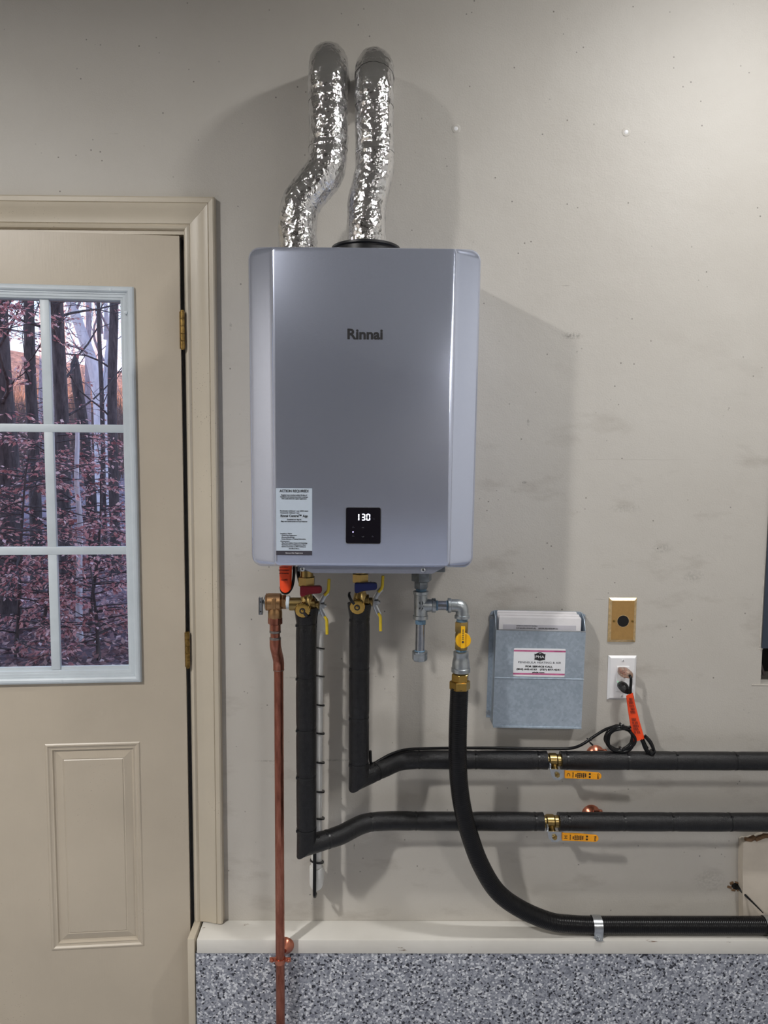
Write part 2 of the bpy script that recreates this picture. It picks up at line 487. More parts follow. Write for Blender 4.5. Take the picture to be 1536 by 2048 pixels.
class MB:
    def __init__(self):
        self.bm = bmesh.new()
    def box(self, c, s, rot=None, bevel=0.0, seg=2):
        mt = Matrix.Translation(Vector(c))
        if rot is not None:
            mt = mt @ (rot if isinstance(rot, Matrix) else Matrix.Rotation(rot[0], 4, rot[1]))
        mt = mt @ Matrix.Diagonal((*s, 1))
        r = bmesh.ops.create_cube(self.bm, size=1.0, matrix=mt)
        if bevel:
            ed = list({e_ for v in r['verts'] for e_ in v.link_edges})
            bmesh.ops.bevel(self.bm, geom=ed, offset=bevel, segments=seg, affect='EDGES', profile=0.5)
        return self
    def rect(self, x0, x1, y0, y1, z0, z1, bevel=0.0):
        return self.box(((x0 + x1) / 2, (y0 + y1) / 2, (z0 + z1) / 2), (abs(x1 - x0), abs(y1 - y0), abs(z1 - z0)), None, bevel)
    def loft(self, rings, cap=True, closed=True):
        vs_ = [[self.bm.verts.new(p) for p in r] for r in rings]
        n = len(vs_[0])
        for a, b in zip(vs_, vs_[1:]):
            for i in range(n if closed else n - 1):
                j = (i + 1) % n
                try:
                    self.bm.faces.new((a[i], a[j], b[j], b[i]))
                except ValueError:
                    pass
        if cap:
            self.bm.faces.new(list(reversed(vs_[0])))
            self.bm.faces.new(vs_[-1])
        return self
    def tube(self, P, r, seg=16, cap=True, wob=None, flat=None):
        P = [Vector(p) for p in P]
        T, U = frames(P)
        rings = []
        for i, p in enumerate(P):
            rr = r(i) if callable(r) else (r[i] if isinstance(r, (list, tuple)) else r)
            t, u = T[i], U[i]
            v = t.cross(u)
            # mitre correction at a sharp corner
            bend, k_ = None, 1.0
            if 0 < i < len(P) - 1:
                a, b = (P[i] - P[i - 1]).normalized(), (P[i + 1] - P[i]).normalized()
                c = max(0.3, math.cos(a.angle(b) / 2)) if a.length and b.length else 1.0
                d = (b - a)
                if d.length > 1e-5:
                    bend, k_ = d.normalized(), 1 / c
            ring = []
            for s in range(seg):
                an = 2 * PI * s / seg
                q = u * math.cos(an) + v * math.sin(an)
                m_ = rr * (wob(i, s) if wob else 1.0)
                q = q * m_
                if flat:
                    q = u * (math.cos(an) * m_ * flat[0]) + v * (math.sin(an) * m_ * flat[1])
                if bend is not None:
                    q = q + bend * q.dot(bend) * (k_ - 1)
                ring.append(p + q)
            rings.append(ring)
        return self.loft(rings, cap)
    def lathe(self, o, d, prof, seg=24, phase=0.0):
        """prof: (distance along axis, radius) pairs"""
        o, d = Vector(o), Vector(d).normalized()
        ref = Vector((0, 0, 1)) if abs(d.z) < 0.9 else Vector((1, 0, 0))
        u = (ref - d * ref.dot(d)).normalized()
        v = d.cross(u)
        rings = [[o + d * h + (u * math.cos(2 * PI * s / seg + phase) + v * math.sin(2 * PI * s / seg + phase)) * max(r, 1e-5) for s in range(seg)] for h, r in prof]
        return self.loft(rings, True)
    def cyl(self, a, b, r, seg=24, ch=0.0):
        a, b = Vector(a), Vector(b)
        L = (b - a).length
        pr = [(0, r - ch), (ch, r), (L - ch, r), (L, r - ch)] if ch else [(0, r), (L, r)]
        return self.lathe(a, b - a, pr, seg)
    def hexnut(self, a, b, r, phase=0.0, ch=0.0015):
        a, b = Vector(a), Vector(b)
        L = (b - a).length
        return self.lathe(a, b - a, [(0, r * .93), (ch, r), (L - ch, r), (L, r * .93)], 6, phase)
    def prism(self, pts, y0, y1, bevel=0.0):
        """outline in x,z extruded along y"""
        r0 = [(x, y0, z) for x, z in pts]
        r1 = [(x, y1, z) for x, z in pts]
        return self.loft([r0, r1])
    def sheet(self, pts):
        self.bm.faces.new([self.bm.verts.new(p) for p in pts])
        return self
    def build(self, name, mat, parent=None, angle=38, label=None, cat=None, kind=None, group=None, smooth=True):
        bmesh.ops.recalc_face_normals(self.bm, faces=self.bm.faces)
        if smooth:
            lim = math.radians(angle)
            for f in self.bm.faces:
                f.smooth = True
            for e_ in self.bm.edges:
                if len(e_.link_faces) == 2 and e_.calc_face_angle(0) > lim:
                    e_.smooth = False
        me = bpy.data.meshes.new(name)
        o = bpy.data.objects.new(name, me)
        COL.objects.link(o)
        org = Vector((0, 0, 0))
        if parent is not None:
            o.parent = parent
            org = ORIGIN[parent.name]
            ORIGIN[o.name] = org
        elif label or kind:
            ORIGIN[o.name] = org
        if org.length:
            bmesh.ops.translate(self.bm, verts=self.bm.verts, vec=-org)
        self.bm.to_mesh(me)
        self.bm.free()
        me.materials.append(mat)
        return props(o, label, cat, group, kind)

def text(body, size, loc, parent, mat, name='lettering', align='CENTER', bold=0.0, depth=0.0002, sx=1.0, spin=0.0, face='front', width=None, mirror=False):
    """flat lettering standing in the x-z plane, facing the room; joined from one text string"""
    c = bpy.data.curves.new('t', 'FONT')
    c.body = body
    c.size = size
    c.align_x = align
    c.align_y = 'CENTER'
    c.offset = bold
    c.extrude = depth
    c.resolution_u = 3
    t = bpy.data.objects.new('t', c)
    COL.objects.link(t)
    dg = bpy.context.evaluated_depsgraph_get()
    me = bpy.data.meshes.new_from_object(t.evaluated_get(dg))
    bpy.data.objects.remove(t)
    bpy.data.curves.remove(c)
    if width and len(me.vertices):
        xs = [v.co.x for v in me.vertices]
        sx = width / max(1e-6, max(xs) - min(xs))
    me.name = name
    mt = Matrix.Translation(Vector(loc) - ORIGIN[parent.name]) @ Matrix.Rotation(spin, 4, 'Y') @ Matrix.Rotation(PI / 2, 4, 'X') @ Matrix.Diagonal((sx, 1, 1, 1))
    me.transform(mt)
    me.materials.clear()
    me.materials.append(mat)
    o = bpy.data.objects.new(name, me)
    COL.objects.link(o)
    o.parent = parent
    ORIGIN[o.name] = ORIGIN[parent.name]
    return o

def slab(mb, xs, zs, y0, y1, holes):
    """a board with rectangular holes: cells of a grid, closed all round"""
    inside = lambda x, z: any(a < x < b and c < z < d for a, b, c, d in holes)
    xs, zs = sorted(set(xs)), sorted(set(zs))
    V = {}
    def v(i, k_, y):
        key = (i, k_, y)
        if key not in V:
            V[key] = mb.bm.verts.new((xs[i], y, zs[k_]))
        return V[key]
    full = lambda i, k_: 0 <= i < len(xs) - 1 and 0 <= k_ < len(zs) - 1 and not inside((xs[i] + xs[i + 1]) / 2, (zs[k_] + zs[k_ + 1]) / 2)
    for i in range(len(xs) - 1):
        for k_ in range(len(zs) - 1):
            if not full(i, k_):
                continue
            for y in (y0, y1):
                mb.bm.faces.new((v(i, k_, y), v(i + 1, k_, y), v(i + 1, k_ + 1, y), v(i, k_ + 1, y)))
            if not full(i - 1, k_): mb.bm.faces.new((v(i, k_, y0), v(i, k_ + 1, y0), v(i, k_ + 1, y1), v(i, k_, y1)))
            if not full(i + 1, k_): mb.bm.faces.new((v(i + 1, k_, y0), v(i + 1, k_ + 1, y0), v(i + 1, k_ + 1, y1), v(i + 1, k_, y1)))
            if not full(i, k_ - 1): mb.bm.faces.new((v(i, k_, y0), v(i + 1, k_, y0), v(i + 1, k_, y1), v(i, k_, y1)))
            if not full(i, k_ + 1): mb.bm.faces.new((v(i, k_ + 1, y0), v(i + 1, k_ + 1, y0), v(i + 1, k_ + 1, y1), v(i, k_ + 1, y1)))
    return mb
def rect_frame(mb, x0, x1, z0, z1, prof, closed=True):
    """profile (inset from outer rectangle, y) swept round a rectangle with mitred corners"""
    rings = []
    for d, y in prof:
        rings.append([(x0 + d, y, z0 + d), (x1 - d, y, z0 + d), (x1 - d, y, z1 - d), (x0 + d, y, z1 - d)])
    return mb.loft(rings, cap=False)

# ================================================================== THE ROOM
XL, XR, YF, ZC = -2.7, 2.3, -5.6, 2.9
DX0, DX1, DZ = -1.334, -0.452, 2.078          # door opening
wall = slab(MB(), [XL, DX0, DX1, 0.985, 1.36, XR], [-0.3, 0.951, 1.80, DZ, ZC], 0.0, 0.14, [(DX0, DX1, -0.4, DZ), (0.985, 1.36, 0.951, 1.80)])
wall.build('wall_back', M['wall'], kind='structure', smooth=False)
MB().rect(XL - .15, XL, YF - .15, 0.14, -.3, ZC).build('wall_left', M['light_wall'], kind='structure', smooth=False)
MB().rect(XR, XR + .15, YF - .15, 0.14, -.3, ZC).build('wall_right', M['reflector_wall'], kind='structure', smooth=False)
MB().rect(XL, XR, YF - .15, YF, -.3, ZC).build('wall_front', M['plain_wall'], kind='structure', smooth=False)
MB().rect(XL - .15, XR + .15, YF - .15, 0.14, -.3, 0).build('floor', M['flakes'], kind='structure', smooth=False)
MB().rect(XL - .15, XR + .15, YF - .15, 0.14, ZC, ZC + .15).build('ceiling', M['ceiling'], kind='structure', smooth=False)
MB().rect(-11, 11, -9, 0.14, ZC + .16, 7.2).build('sun_block_upper', M['plain_wall'], kind='structure', smooth=False)  # unseen block added to keep the low sun off the near trees
# stem wall below the wooden ledge
MB().rect(-0.452, XR, -0.076, 0.0, 0, 0.272).build('wall_lower', M['flakes'], kind='structure', smooth=False)
MB().rect(XL, DX0, -0.076, 0.0, 0, 0.272).build('wall_lower_left', M['flakes'], kind='structure', smooth=False)
MB().rect(-0.449, XR, -0.0785, 0.0, 0.2725, 0.310, 0.003).build('trim_1', M['sill'], kind='structure')
MB().rect(XL, DX0 - .004, -0.0785, 0.0, 0.2725, 0.310, 0.003).build('trim_2', M['sill'], kind='structure')

# door lining, stop and casing
j = MB()
j.rect(DX1 - .020, DX1 - .001, -.004, .14, 0, DZ)
j.rect(DX1 - .020, DX1 - .0025, -.0785, -.004, 0, .312, .002)
j.rect(DX0 + .001, DX0 + .020, -.004, .14, 0, DZ)
j.rect(DX0 + .020, DX1 - .020, -.004, .14, DZ - .022, DZ)
j.rect(DX1 - .040, DX1 - .020, .040, .07, 0, DZ - .022)
j.rect(DX0 + .020, DX0 + .032, .056, .09, 0, DZ - .022)
j.rect(DX0 + .020, DX1 - .020, .040, .07, DZ - .045, DZ - .022)
j.build('trim_3', M['trim'], kind='structure')
prof = [(0, -.001), (0, -.007), (.003, -.0115), (.008, -.0125), (.0125, -.010), (.014, -.0085), (.0155, -.0105), (.026, -.011), (.036, -.0125), (.046, -.0155), (.054, -.0185), (.0595, -.0195), (.0608, -.0178), (.0622, -.0198), (.072, -.0205), (.0755, -.018), (.0765, -.001)]
ix0, ix1, iz, zb = DX0 + .016, -.4705, 2.065, .3125
g_ = .00025
for nm, path_ in (('trim_4', lambda d: ((ix1 + d, zb), (ix1 + d, iz + d - g_))), ('trim_5', lambda d: ((ix1 + d - g_, iz + d), (ix0 - d + g_, iz + d))), ('trim_6', lambda d: ((ix0 - d, iz + d - g_), (ix0 - d, zb)))):
    cs = MB()
    ends = [[], []]
    for d, y in prof:
        (xa, za), (xb, zb_) = path_(d)
        ends[0].append((xa, y, za)); ends[1].append((xb, y, zb_))
    cs.loft(ends)
    cs.build(nm, M['trim'], kind='structure', angle=25)

# boxed-out board at the lower right corner of the view, torn along its top
pl = MB()
top = [(0.949, .540), (0.956, .5445), (0.966, .543), (0.976, .547), (0.985, .546), (0.994, .552), (1.006, .556), (1.02, .553), (1.05, .558), (1.3, .556)]
pl.prism([(0.961, .311), (0.955, .40), (0.9505, .47)] + top + [(1.3, .311)], -.026, -.0005)
pb = pl.build('trim_7', M['patch'], kind='structure', angle=20)
t = MB()
for i in range(9):
    a = 0.962 + i * .012
    t.box((a, -.022 + random.uniform(-.004, .004), .549 + i * .0012 + random.uniform(-.002, .003)), (.016, .012, .009), Matrix.Rotation(random.uniform(-.5, .5), 4, 'Y') @ Matrix.Rotation(random.uniform(-.4, .4), 4, 'X'), .002)
t.build('torn_edge', M['brown_paper'], pb)

# ------------------------------------------------------------------ door
TH = 0.080
door = thing('door_1', None, None, (-.481, -.014, 0), (0, 0, TH), kind='structure', local=True)
WX0, WX1, WZ0, WZ1 = -.706, -.108, .958, 1.927     # window frame outside (local x = minus distance from hinge)
panels = [(-.349, -.118, .255, .801), (-.709, -.478, .255, .801)]
holes = [(WX0 + .03, WX1 - .03, WZ0 + .03, WZ1 - .03)] + [(a + .004, b - .004, c + .004, d - .004) for a, b, c, d in panels]
xs = [-.815, 0] + [v for h in holes for v in h[:2]]
zs = [.012, 2.0505] + [v for h in holes for v in h[2:]]
# panels are blind recesses: front leaf with holes over a solid back leaf
d_ = slab(MB(), xs, zs, 0.0, .014, holes)
slab(d_, [-.815, 0, holes[0][0], holes[0][1]], [.012, 2.0505, holes[0][2], holes[0][3]], .014, .044, holes[:1])
d_.build('slab', M['door'], door, smooth=False)
for a, b, c, dd in panels:
    q = MB()
    rect_frame(q, a, b, c, dd, [(-.001, -.0002), (.002, -.0022), (.0055, -.0025), (.009, .0005), (.013, .0018), (.016, .0012), (.0185, .006), (.022, .0075), (.040, .0025), (.0425, .0032), (.0445, .0018)])
    q.bm.faces.new([q.bm.verts.new(p) for p in ((a + .0445, .0018, c + .0445), (b - .0445, .0018, c + .0445), (b - .0445, .0018, dd - .0445), (a + .0445, .0018, dd - .0445))])
    q.build('raised_panel', M['door'], door, angle=15)
wf = MB()
rect_frame(wf, WX0, WX1, WZ0, WZ1, [(0, 0), (0, -.006), (.002, -.0105), (.006, -.0125), (.011, -.0125), (.0145, -.010), (.0155, -.0075), (.019, -.0075), (.0195, -.0058), (.0255, -.0055), (.026, -.004), (.031, -.003), (.0325, .000), (.0325, .022), (.026, .022)])
wframe = wf.build('window_frame', M['window_plastic'], door, angle=20, label='pale grey plastic frame around the door window')
gx0, gx1, gz0, gz1 = WX0 + .032, WX1 - .032, WZ0 + .0325, WZ1 - .0325
mx = [gx0 + (gx1 - gx0) * k_ / 3 for k_ in (1, 2)]
mz = [1.2895, 1.589]
cx = [gx0] + mx + [gx1]
cz = [gz0] + mz + [gz1]
for x in mx:
    for a, b in zip(cz, cz[1:]):
        a2, b2 = a + (.0085 if a != gz0 else 0), b - (.0085 if b != gz1 else 0)
        MB().rect(x - .0108, x + .0108, .002, .0145, a2, b2, .0015).build('muntin', M['window_plastic'], wframe)
for z in mz:
    MB().rect(gx0 - .001, gx1 + .001, .0012, .0145, z - .0098, z + .0098, .0015).build('muntin', M['window_plastic'], wframe)
for a, b in zip(cx, cx[1:]):
    for c, dd in zip(cz, cz[1:]):
        MB().rect(a, b, .0155, .0185, c, dd).build('window_pane', M['glass'], wframe, smooth=False)
MB().rect(gx0, gx1, .006, .0145, gz0, gz0 + .007).build('glazing_bead', M['window_plastic'], wframe)
for (px, pz) in ((-.118 - .008, 1.865), (-.30, .9665), (-.16, 1.918)):
    MB().lathe((px, -.0118, pz), (0, -1, 0), [(0, .0042), (.0008, .0042), (.0014, .003)], 16).build('screw_cap', M['window_plastic'], wframe)
for z in (1.828, 1.038, .234):
    h = MB()
    for k_ in range(5):
        z0 = z - .0445 + k_ * .0178
        h.cyl((0.0055, -.004, z0 + .0006), (0.0055, -.004, z0 + .0172), .0058, 16, .0008)
    h.cyl((0.0055, -.004, z - .047), (0.0055, -.004, z + .047), .0045, 12)
    hg = h.build('hinge', M['hinge_brass'], door, label='aged brass butt hinge knuckle')
    MB().rect(-.002, .001, -.001, .03, z - .044, z + .044).build('hinge_leaf', M['hinge_brass'], hg)
MB().rect(-.0, .003, .010, .042, .012, 2.05).build('gap_shade_strip', M['black'], door)  # black strip standing in for the shade in the hinge-side gap

# ================================================================== WATER HEATER
HX, HZ0, HZ1 = -.0305, 1.2945, 1.9580
heater = thing('water_heater', 'large silver wall-mounted tankless water heater between door and bare wall', 'water heater', (HX, 0, HZ0))
def rrect(hw, z0, z1, r, y, n=8):
    out = []
    for (sx, sz, a0) in ((1, 1, 0), (-1, 1, 90), (-1, -1, 180), (1, -1, 270)):
        cx_, cz_ = sx * (hw - r), (z1 - r if sz > 0 else z0 + r)
        for k_ in range(n + 1):
            a = math.radians(a0 + 90 * k_ / n)
            out.append([cx_ + r * math.cos(a), cz_ + r * math.sin(a)])
    res = []
    for x, z in out:
        tap = 1.0 - 0.018 * (HZ1 - z) / (HZ1 - HZ0)
        res.append((HX + x * tap - .002 * (HZ1 - z), y, z))
    return res
H2 = .2440
rings = []
prof_h = [(-.004, .003, -.001), (-.012, 0, -.004), (-.252, 0, -.004), (-.2575, .0006, -.0038), (-.2620, .0026, -.0032), (-.2655, .0060, -.0024)]
for k_ in range(1, 9):
    prof_h.append((-.2655 - .0285 * (k_ / 8) ** .95, .0060 + .0480 * k_ / 8, -.0024 + .0064 * k_ / 8))
prof_h += [(-.2958, .0556, .0046), (-.2970, .0562, .0053), (-.2985, .0578, .0068), (-.2995, .0606, .0095)]
for y, dx, dz in prof_h:
    rings.append(rrect(H2 - dx, HZ0 + dz, HZ1 - dz, max(.004, .024 - dx * .26), y))
b = MB()
b.loft(rings, True)
b.build('front_cover', M['heater'], heater, angle=20)
MB().prism([(-.176, 1.300), (.150, 1.300), (.118, 1.2815), (-.139, 1.2815)], -.286, -.280).build('lower_bracket', M['heater'], heater)
MB().rect(-.17, .145, -.28, -.05, 1.284, 1.298).build('base_panel', M['gas_dark'], heater)
for x in (-.159, .098):
    q = MB()
    q.lathe((x, -.286, 1.2895), (0, -1, 0), [(0, .0050), (.0012, .0050), (.0022, .0036)], 16)
    sc = q.build('screw', M['steel'], heater)
    MB().lathe((x, -.2882, 1.2895), (0, -1, 0), [(0, .0018), (.0004, .0016)], 8).build('screw_slot', M['ink'], sc)
g = MB()
g.lathe((.134, -.24, 1.297), (.35, 0, -1), [(0, .011), (.006, .011), (.009, .007), (.017, .0068), (.019, .004)], 16)
g.build('cable_grommet', M['black'], heater)
text('Rinnai', .0285, (-.0285, -.3000, 1.779), heater, M['ink'], 'maker_lettering', bold=.0009, width=.0725)
# sticker of instructions
st = MB()
st.prism([(-.2125, 1.3215), (-.1370, 1.3215), (-.1370, 1.4625), (-.2125, 1.4625)], -.3002, -.2990)
sticker = st.build('instruction_sticker', M['sticker'], heater, smooth=False, label='pale blue printed sticker at the lower left of the cover')
MB().prism([(-.2125, 1.3215), (-.1370, 1.3215), (-.1370, 1.3308), (-.2125, 1.3308)], -.3006, -.3001).build('sticker_band', M['dark_band'], sticker, smooth=False)
cxs = -.1745
SY = -.3005
text('ACTION REQUIRED!', .0075, (cxs, SY, 1.4566), sticker, M['ink'], bold=.00016, width=.0605)
for z in (1.4510, 1.4008):
    MB().prism([(cxs - .032, z), (cxs + .032, z), (cxs + .032, z + .0003), (cxs - .032, z + .0003)], SY - .0001, SY + .0003).build('printed_rule', M['white_ink'], sticker, smooth=False)
for body, z, al, x, wd in (
        ('Register your product within 30 days of', 1.4483, 'CENTER', cxs, .054), ('installation and extend your labor coverage.', 1.4445, 'CENTER', cxs, .058),
        ('Scan code below for quick registration', 1.4407, 'CENTER', cxs, .052),
        ('•Residential: Additional 1 year ($250 value)', 1.4150, 'LEFT', -.2045, .059), ('•Commercial: Additional 1 year', 1.4110, 'LEFT', -.2045, .041),
        ('Download our App for', 1.3970, 'CENTER', cxs, .030), ('Easy and Quick access to Key Features:', 1.3930, 'CENTER', cxs, .055),
        ('Installers / PROs', 1.3672, 'LEFT', -.2035, .024), ('•Quick Unit Registration', 1.3634, 'LEFT', -.2015, .032),
        ('•Remote Monitoring', 1.3596, 'LEFT', -.2015, .027), ('•Latest Manuals & Training Information', 1.3558, 'LEFT', -.2015, .051),
        ('Homeowners', 1.3512, 'LEFT', -.2035, .019), ('•Easy Recirculation Control & Scheduling', 1.3474, 'LEFT', -.2015, .054),
        ('•Real-time Status & Maintenance Alerts', 1.3436, 'LEFT', -.2015, .052), ('•Quick Connection to PRO Assistance', 1.3398, 'LEFT', -.2015, .051),
        ('And Much More...', 1.3356, 'CENTER', cxs, .023)):
    text(body, .0036, (x, SY, z), sticker, M['ink'], align=al, bold=.00005, width=wd)
text('Rinnai Central™ App', .0072, (cxs, SY, 1.4044), sticker, M['ink'], bold=.00016, width=.057)
text('Remove After Registration', .0034, (cxs, -.3008, 1.3262), sticker, M['white_ink'], width=.036)
# display
def rr2(x0, x1, z0, z1, r, n=5):
    out = []
    for (cx_, cz_, a0) in ((x1 - r, z1 - r, 0), (x0 + r, z1 - r, 90), (x0 + r, z0 + r, 180), (x1 - r, z0 + r, 270)):
        for k_ in range(n + 1):
            a = math.radians(a0 + 90 * k_ / n)
            out.append((cx_ + r * math.cos(a), cz_ + r * math.sin(a)))
    return out
bz = MB()
bz.prism(rr2(-.0667, .0072, 1.3465, 1.4235, .004), -.3012, -.2985)
bezel = bz.build('display_bezel', M['steel'], heater)
disp = MB().prism(rr2(-.0658, .0063, 1.3478, 1.4228, .0035), -.3020, -.3008).build('display_screen', M['black_gloss'], bezel, label='black touch display reading 130 in white digits')
DY = -.3022
seg7 = {'1': 'bc', '3': 'abgcd', '0': 'abcdef'}
def segbar(x, z, wd, ht, parent_mb):
    parent_mb.prism([(x - wd / 2, z - ht / 2), (x + wd / 2, z - ht / 2), (x + wd / 2, z + ht / 2), (x - wd / 2, z + ht / 2)], DY - .0004, DY)
for ch, x in (('1', -.0385), ('3', -.0300), ('0', -.0196)):
    q = MB()
    cz_, hw, hh, th = 1.4030, .0030, .0066, .0021
    for s in seg7[ch]:
        if ch == '1':
            segbar(x - .0008, cz_ + (.0034 if s == 'b' else -.0034), th * 1.15, hh - .0008, q)
            continue
        X = {'a': 0, 'd': 0, 'g': 0, 'b': hw, 'c': hw, 'e': -hw, 'f': -hw}[s]
        Z = {'a': hh - .0006, 'g': 0, 'd': -hh + .0006, 'b': .0034, 'f': .0034, 'c': -.0034, 'e': -.0034}[s]
        if s in 'agd':
            segbar(x + X, cz_ + Z, hw * 1.5, th, q)
        else:
            segbar(x + X, cz_ + Z, th, hh - .0012, q)
    q.build('display_digit', M['led'], bezel, smooth=False)
MB().lathe((-.0512, DY, 1.3718), (0, -1, 0), [(0, .0014), (.0003, .0014)], 12).build('indicator_dot', M['led_blue'], bezel)
for (x, z, up) in ((-.0305, 1.3812, 1), (-.0305, 1.3618, -1)):
    q = MB()
    q.box((x - .0011, DY, z), (.0032, .0004, .0006), (-.72 * up, 'Y'))
    q.box((x + .0011, DY, z), (.0032, .0004, .0006), (.72 * up, 'Y'))
    q.build('arrow_icon', M['grey_ink'], bezel, smooth=False)
text('°F', .005, (-.0080, DY, 1.3985), bezel, M['dim_ink'], 'unit_icon')
for (x, z) in ((-.0505, 1.3812), (-.0508, 1.3628), (-.0097, 1.3618)):
    q = MB()
    q.box((x, DY, z), (.0050, .0004, .0007)); q.box((x - .0008, DY, z + .0018), (.0008, .0004, .0022))
    q.build('touch_icon', M['dim_ink'], bezel, smooth=False)
# flue collar on top
q = MB()
q.lathe((-.0295, -.170, 1.955), (0, 0, 1), [(0, .073), (.006, .073), (.007, .0695), (.024, .0695), (.0255, .0755), (.0295, .0755), (.031, .073)], 48)
col_ = q.build('flue_collar', M['black'], heater)
MB().lathe((-.030, -.2400, 1.963), (0, -1, 0), [(0, .004), (.003, .004), (.0045, .0025)], 12).build('screw', M['steel'], heater)
MB().box((.086, -.20, 1.9555), (.012, .012, .006), None, .001).build('top_latch', M['black'], heater)

# ------------------------------------------------------------------ foil wrapped ducts
def duct(name, pts, r, label, seams):
    P = resample(catmull(pts, 10), .0035)
    n = len(P)
    seed = Vector((len(label) * 3.1, 7.7, 1.3))
    SEG = 96
    def wob(i, s):
        a = 2 * PI * s / SEG
        q = Vector((math.cos(a) * 1.1, math.sin(a) * 1.1, i * .0035 / r))
        f = 1.0
        # flat facets with sharp creases, the way crumpled foil lies
        dd, _ = noise.voronoi(q * 2.3 + seed)
        f += .055 * (dd[1] - dd[0]) - .020
        dd, _ = noise.voronoi(Vector((q.x * 5.0, q.y * 5.0, q.z * 3.4)) + seed * 2)
        f += .026 * (dd[1] - dd[0])
        f += .035 * noise.noise(q * 1.1 + seed)
        for sp_ in seams:
            dz = abs(i / n - sp_)
            if dz < .012:
                f -= .03 * (1 - dz / .012)
        return f
    th_ = thing(name, label, 'duct', pts[0])
    MB().tube(P, r, SEG, True, wob).build('foil_sleeve', M['foil'], th_, angle=60)
    for sp_ in seams:
        i = int(sp_ * n)
        a = max(1, i - 3)
        q = MB()
        q.tube(P[a:a + 7], r, SEG, False, lambda i2, s, a=a: wob(i2 + a, s) + .012)
        q.build('tape_band', M['foil'], th_, angle=60)
    return th_
YD = -.160
duct('exhaust_duct', [(-.180, YD, 1.9600), (-.181, YD, 2.000), (-.181, YD, 2.036), (-.174, YD, 2.078), (-.148, YD, 2.116), (-.121, YD, 2.150), (-.113, YD, 2.196), (-.113, YD, 2.250), (-.1145, YD, 2.320), (-.1150, YD + .006, 2.360), (-.1150, -.128, 2.392), (-.1150, -.085, 2.402), (-.1150, -.001, 2.404)], .0425,
     'foil-wrapped left duct with a sideways bend, rising from the heater into the wall', (.45, .62))
duct('intake_duct', [(-.0295, YD - .004, 1.986), (-.0290, YD - .004, 2.045), (-.0275, YD, 2.085), (-.0190, YD, 2.122), (-.0120, YD, 2.156), (-.012, YD, 2.200), (-.013, YD, 2.250), (-.0135, YD, 2.315), (-.0135, YD + .006, 2.350), (-.0135, -.128, 2.382), (-.0135, -.085, 2.392), (-.0135, -.001, 2.394)], .0425,
     'foil-wrapped right duct rising from the black collar into the wall', (.40, .58, .70))

# ================================================================== PLUMBING
YV = -.150
def ties(P, marks, r, parent, w_=.0045):
    """zip ties: a thin band round the pipe at each place, with its lock head"""
    for p, d in marks:
        p, d = Vector(p), Vector(d).normalized()
        q = MB()
        q.lathe(p - d * w_ / 2, d, [(0, r - .001), (0, r + .0009), (w_, r + .0009), (w_, r - .001)], 32)
        ref = Vector((0, -1, 0)) if abs(d.y) < .9 else Vector((1, 0, 0))
        side = d.cross(Vector((0, 1, 0))) if abs(d.y) < .9 else Vector((1, 0, 0))
        side.normalize()
        q.box(p + (side * .86 + ref * .5).normalized() * (r + .001), (.006, .005, .006), None, .001)
        q.build('zip_tie', M['tie'], parent)
def sleeve(name, P, r, marks, parent, cap=True, flare=None, phase=0.0):
    """foam tube with a pinch at each tie and a slightly lumpy skin"""
    mk = [Vector(m_) for m_ in marks]
    def rr(i):
        p = P[i]
        k_ = 1.0
        for m_ in mk:
            d = (p - m_).length
            if d < .045:
                k_ -= .055 * math.exp(-(d / .010) ** 2)
        k_ *= 1 + .018 * noise.noise(p * 14 + Vector((phase, 0, 0)))
        if flare:
            k_ *= 1 + flare * math.exp(-((p - P[0]).length / .022) ** 2)
        return r * k_
    return MB().tube(P, rr, 36, cap).build(name, M['foam'], parent, angle=50)
def line(a, b, step=.006):
    a, b = Vector(a), Vector(b)
    n = max(2, int((b - a).length / step))
    return [a.lerp(b, i / n) for i in range(n + 1)]

